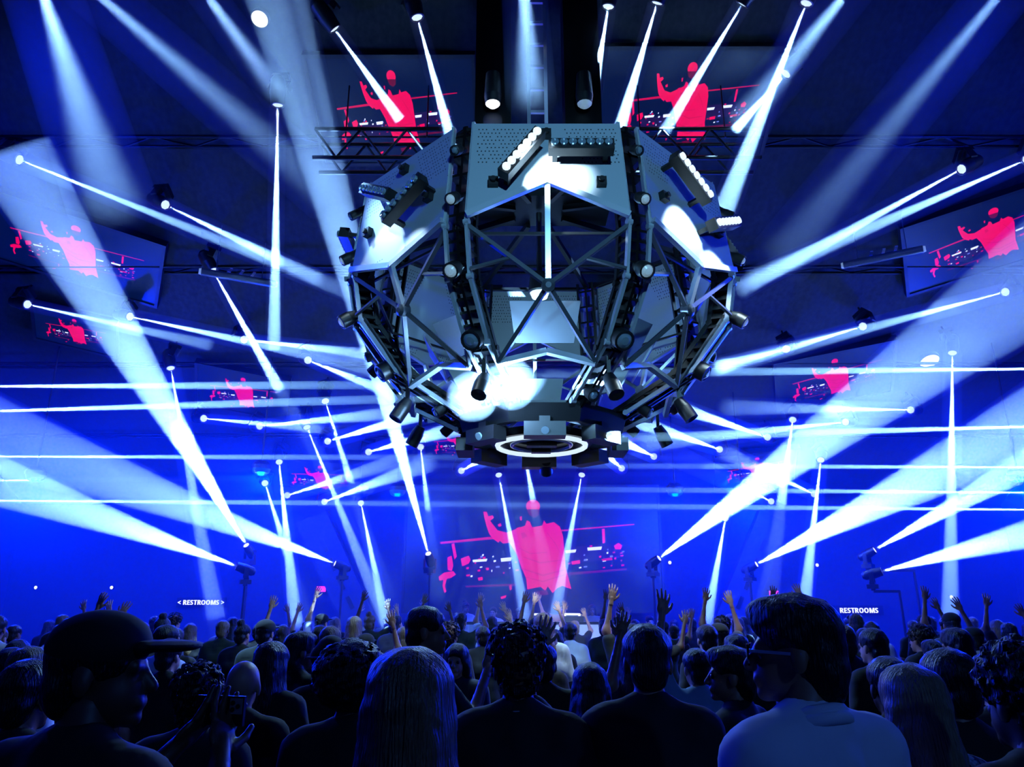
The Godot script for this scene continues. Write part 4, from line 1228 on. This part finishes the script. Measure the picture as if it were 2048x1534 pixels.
# ---------------------------------------------------------------- all of it
func _ready() -> void:
	var cam := Camera3D.new()
	cam.name = "camera"; cam.fov = rad_to_deg(2 * atan(767.0 / FOCAL)); cam.near = 0.05; cam.far = 200
	add_child(cam)
	cam.position = EYE; cam.rotation_degrees.x = PITCH
	var env := Environment.new()
	env.background_mode = Environment.BG_COLOR; env.background_color = Color.BLACK
	env.tonemap_mode = Environment.TONE_MAPPER_LINEAR; env.tonemap_exposure = 3.0
	env.volumetric_fog_enabled = true; env.volumetric_fog_density = 0.0; env.volumetric_fog_albedo = Color(0.9, 0.93, 1.0)
	env.sdfgi_enabled = true; env.ssao_enabled = true; env.ssil_enabled = true
	var we := WorldEnvironment.new()
	we.name = "world"; we.environment = env
	add_child(we)
	materials()
	M.floral = floral()
	M.glass_dark = mat(Color(0.02, 0.02, 0.025), 0.08, 0.3)
	M.blue_lens = glow(Color(0.0, 0.015, 0.15), 1.0)
	M.blue_lens.albedo_color = Color(0.05, 0.06, 0.12)
	var blue := Color(0.0, 0.13, 1.0)
	for q in [[-9.6, 4.4, -15.0, 26.0, "blue dome wash light on a drop pole, outermost on the arrow sign's side"], [-5.2, 4.6, -15.4, 24.0, "blue dome wash light on a drop pole, between pillar and wall, arrow sign's side"], [5.0, 4.3, -16.3, 24.0, "blue dome wash light on a drop pole, between pillar and wall, white shirt's side"],
			[10.2, 4.4, -15.0, 26.0, "blue dome wash light on a drop pole, outermost on the white shirt's side"], [-2.6, 4.4, -17.0, 6.0, "blue dome wash light beside the video wall, arrow sign's side"], [3.7, 4.4, -17.0, 6.0, "blue dome wash light beside the video wall, white shirt's side"]]:
		wash(Vector3(q[0], q[1], q[2]), q[3], q[4], blue)
	wash(Vector3(-7.6, 8.3, -8.6), 7.0, "high blue dome wash light near the steep white beam", blue)
	wash(Vector3(8.3, 8.3, -8.6), 7.0, "high blue dome wash light over the tall man in white", blue)
	follow_spot(Vector3(1.5, 6.6, 3.2), AXIS + Vector3(0, 5.9, 2.3), 16.0, 34.0, "white follow spot on a wall bracket behind the crowd, aimed at the chandelier", Color(0.5, 0.8, 1.0))
	follow_spot(Vector3(3.5, 4.6, 3.2), Vector3(0.9, 1.3, -2.2), 24.0, 1.6, "small blue-white spot on a wall bracket behind the crowd, aimed at the front rows", Color(0.3, 0.55, 1.0))
	build_room()
	build_stage()
	build_ceiling_screens()
	build_chandelier()
	# the bank of haze that hangs over the stage end of the room
	var bank := FogVolume.new()
	bank.name = numbered("haze_bank"); bank.shape = RenderingServer.FOG_VOLUME_SHAPE_BOX; bank.size = Vector3(25.8, 6.4, 7.6)
	var bm := FogMaterial.new(); bm.density = 0.022; bm.albedo = Color(0.94, 0.96, 1.0)
	bank.material = bm
	add_child(bank)
	bank.position = Vector3(0, 3.3, -16.15)
	tag(bank, "thin blue-lit haze hanging over the stage end of the room", "haze", "", "stuff")
	# broad beams that rise from stands near the stage
	var stands := [
		[500, 1103, 16.6, 20, 300, 10.0, 0.62, 1500.0, 0.13, "beam light on a stand throwing a steep white beam up over the arrow sign"],
		[860, 1120, 16.6, 545, -40, 8.2, 0.46, 3200.0, 0.1, "beam light on a stand beside the video wall, beam rising past the chandelier"],
		[493, 1139, 15.2, -110, 925, 13.0, 0.55, 420.0, 0.15, "beam light on a stand throwing the lowest beam over the arrow sign"],
		[686, 1133, 16.9, -110, 830, 13.0, 0.75, 420.0, 0.15, "beam light on a stand by the slanting pillar, flat beam over the arrow sign"],
		[1305, 1126, 16.6, 2160, 490, 11.0, 0.95, 900.0, 0.15, "beam light on a stand beside the video wall, broad pale beam over the white shirt"],
		[1498, 1136, 16.9, 2160, 800, 12.6, 0.75, 700.0, 0.15, "beam light on a stand by the slanting pillar beyond the white shirt"],
		[1733, 1109, 16.2, 2160, 868, 13.4, 0.4, 500.0, 0.15, "beam light on a stand, short beam to the side wall above the other one"],
		[1743, 1148, 15.2, 2160, 1042, 13.4, 0.36, 420.0, 0.15, "beam light on a stand, lowest beam to the side wall past the RESTROOMS sign"],
	]
	for q in stands:
		var foot := at_depth(q[0], q[1], q[2])
		pole_feet.append(foot)
		stand_beam(q[0], q[1], q[2], q[3], q[4], q[5], q[6], q[7], q[8], q[9])
	# lights under the ceiling: lamp pixel, a pixel the beam ends at and its distance, radii, strength
	var A := 1000.0
	for q in [
		[15, 310, 700, 585, 10.5, 0.07, 0.16, A, "dome"], [315, 402, 640, 560, 10.0, 0.06, 0.14, A * 0.6, "dome"], [556, 180, 548, 700, 10.6, 0.08, 0.13, A * 1.6, "down"],
		[648, 28, 800, 240, 9.6, 0.06, 0.12, A * 0.4, "dome"], [826, 5, 908, 300, 9.0, 0.07, 0.12, A * 0.7, "dome"],
		[1222, -20, 1180, 240, 9.0, 0.07, 0.12, A * 0.8, "dome"], [1325, -30, 1240, 255, 9.4, 0.07, 0.13, A * 0.7, "dome"], [1505, -25, 1330, 262, 9.8, 0.07, 0.13, A * 0.5, "dome"],
		[1625, -25, 1440, 440, 9.4, 0.09, 0.2, A * 0.7, "dome"], [1592, 125, 1470, 260, 9.6, 0.08, 0.12, A * 0.4, "dome"],
		[1942, 328, 1480, 580, 10.0, 0.08, 0.16, A * 0.9, "dome"], [2075, 310, 1500, 560, 10.0, 0.08, 0.18, A * 0.8, "dome"],
		[2025, 580, 1440, 735, 10.4, 0.08, 0.16, A * 1.2, "dome"], [1735, 650, 1430, 740, 10.4, 0.07, 0.12, A * 1.2, "dome"], [1577, 697, 1440, 732, 10.4, 0.06, 0.1, A * 0.8, "dome"],
		[38, 605, 420, 690, 12.0, 0.07, 0.13, A * 0.6, "dome"], [245, 630, 760, 740, 11.0, 0.08, 0.16, A * 1.2, "dome"], [478, 678, 790, 715, 10.6, 0.08, 0.14, A * 1.2, "dome"],
		[610, 718, 790, 790, 10.6, 0.07, 0.13, A, "dome"], [415, 522, 560, 780, 12.4, 0.07, 0.13, A, "down"], [338, 718, 432, 1235, 13.4, 0.08, 0.2, A * 0.6, "down"],
		[647, 790, 700, 960, 14.0, 0.06, 0.1, A * 0.5, "down"], [398, 836, 640, 858, 13.0, 0.06, 0.12, A * 0.7, "dome"], [512, 853, 830, 822, 11.0, 0.07, 0.15, A * 1.4, "dome"],
		[650, 884, 900, 812, 10.6, 0.07, 0.13, A * 3.0, "dome"], [733, 905, 930, 852, 10.6, 0.07, 0.13, A * 2.4, "dome"], [608, 840, 772, 1245, 14.0, 0.07, 0.17, A * 0.7, "down"],
		[557, 912, 592, 1250, 14.2, 0.08, 0.17, A * 1.1, "down"], [528, 960, 575, 1110, 14.6, 0.06, 0.11, A * 0.8, "down"], [720, 997, 772, 1250, 15.0, 0.07, 0.14, A * 1.0, "down"],
		[570, 992, 800, 920, 12.0, 0.06, 0.13, A * 1.0, "dome"], [645, 1005, 860, 925, 11.5, 0.07, 0.14, A * 1.6, "dome"], [920, 943, 1050, 872, 11.0, 0.08, 0.16, A * 3.4, "dome"],
		[1245, 938, 1165, 868, 11.0, 0.08, 0.16, A * 3.4, "dome"], [1540, 876, 1310, 800, 10.8, 0.07, 0.15, A * 3.0, "dome"], [1443, 900, 1260, 838, 10.8, 0.07, 0.14, A * 2.0, "dome"],
		[1310, 914, 1200, 862, 10.8, 0.07, 0.13, A * 2.0, "dome"], [1700, 843, 1290, 888, 11.4, 0.07, 0.15, A * 1.4, "dome"], [1830, 820, 1450, 815, 11.4, 0.07, 0.14, A * 1.0, "dome"],
		[1587, 828, 1562, 1010, 14.2, 0.07, 0.13, A * 0.8, "down"], [1905, 688, 1900, 1250, 12.6, 0.1, 0.17, A * 1.6, "down"], [1643, 908, 1605, 1245, 14.2, 0.08, 0.17, A * 1.2, "down"],
		[1632, 990, 1450, 905, 12.4, 0.06, 0.13, A * 0.9, "dome"], [1547, 1005, 1270, 872, 11.4, 0.06, 0.15, A * 1.3, "dome"], [995, 937, 1052, 1240, 15.0, 0.07, 0.16, A * 0.5, "down"],
		[1166, 937, 1108, 1240, 15.0, 0.07, 0.16, A * 0.5, "down"], [1452, 1030, 1414, 1245, 14.8, 0.07, 0.14, A * 1.4, "down"], [840, 885, 856, 1020, 14.6, 0.05, 0.09, A * 0.5, "down"], [1047, 898, 1066, 1000, 15.0, 0.05, 0.09, A * 0.5, "down"],
		[70, -60, 230, 420, 8.0, 0.18, 0.5, A * 0.17, "over"], [150, -50, 660, 390, 8.4, 0.14, 0.38, A * 0.17, "over"], [390, -40, 560, 190, 8.0, 0.12, 0.25, A * 0.13, "over"],
		[1045, -70, 1062, 200, 7.4, 0.16, 0.3, A * 0.17, "over"], [1730, -60, 1480, 250, 8.6, 0.14, 0.34, A * 0.13, "over"], [2040, -60, 1560, 520, 8.6, 0.16, 0.4, A * 0.13, "over"]]:
		ceiling_beam(q[0], q[1], q[2], q[3], q[4], q[5], q[6], q[7], 0.22 if q[8] != "over" else 0.12, q[8])
	for q in [[-90, 913, 1500, 916, 14.6, 14.6, "laser projector on a pole by the wall, third of five upwards, arrow sign's side"], [-90, 962, 1500, 946, 15.1, 15.1, "laser projector on a pole by the wall, second of five upwards, arrow sign's side"], [-60, 1001, 1500, 1012, 15.5, 15.5, "laser projector on a pole by the wall, lowest of five, arrow sign's side"],
			[2140, 935, 640, 930, 14.8, 14.8, "laser projector on a pole by the wall, third of five upwards, white shirt's side"], [2140, 986, 640, 975, 15.2, 15.2, "laser projector on a pole by the wall, second of five upwards, white shirt's side"], [2140, 1020, 640, 1008, 15.6, 15.6, "laser projector on a pole by the wall, lowest of five, white shirt's side"],
			[-90, 825, 945, 793, 12.0, 8.2, "laser projector on a pole by the wall, fourth of five upwards, arrow sign's side"], [-90, 773, 1022, 769, 12.4, 8.1, "laser projector on a pole by the wall, highest of five, arrow sign's side"], [2140, 737, 1045, 748, 12.4, 8.2, "laser projector on a pole by the wall, highest of five, white shirt's side"], [2140, 851, 1238, 876, 12.0, 8.4, "laser projector on a pole by the wall, fourth of five upwards, white shirt's side"]]:
		laser(at_depth(q[0], q[1], q[4]), at_depth(q[2], q[3], q[5]), 0.055, 7000.0, 0.22, q[6])
	build_signs()
	build_people()
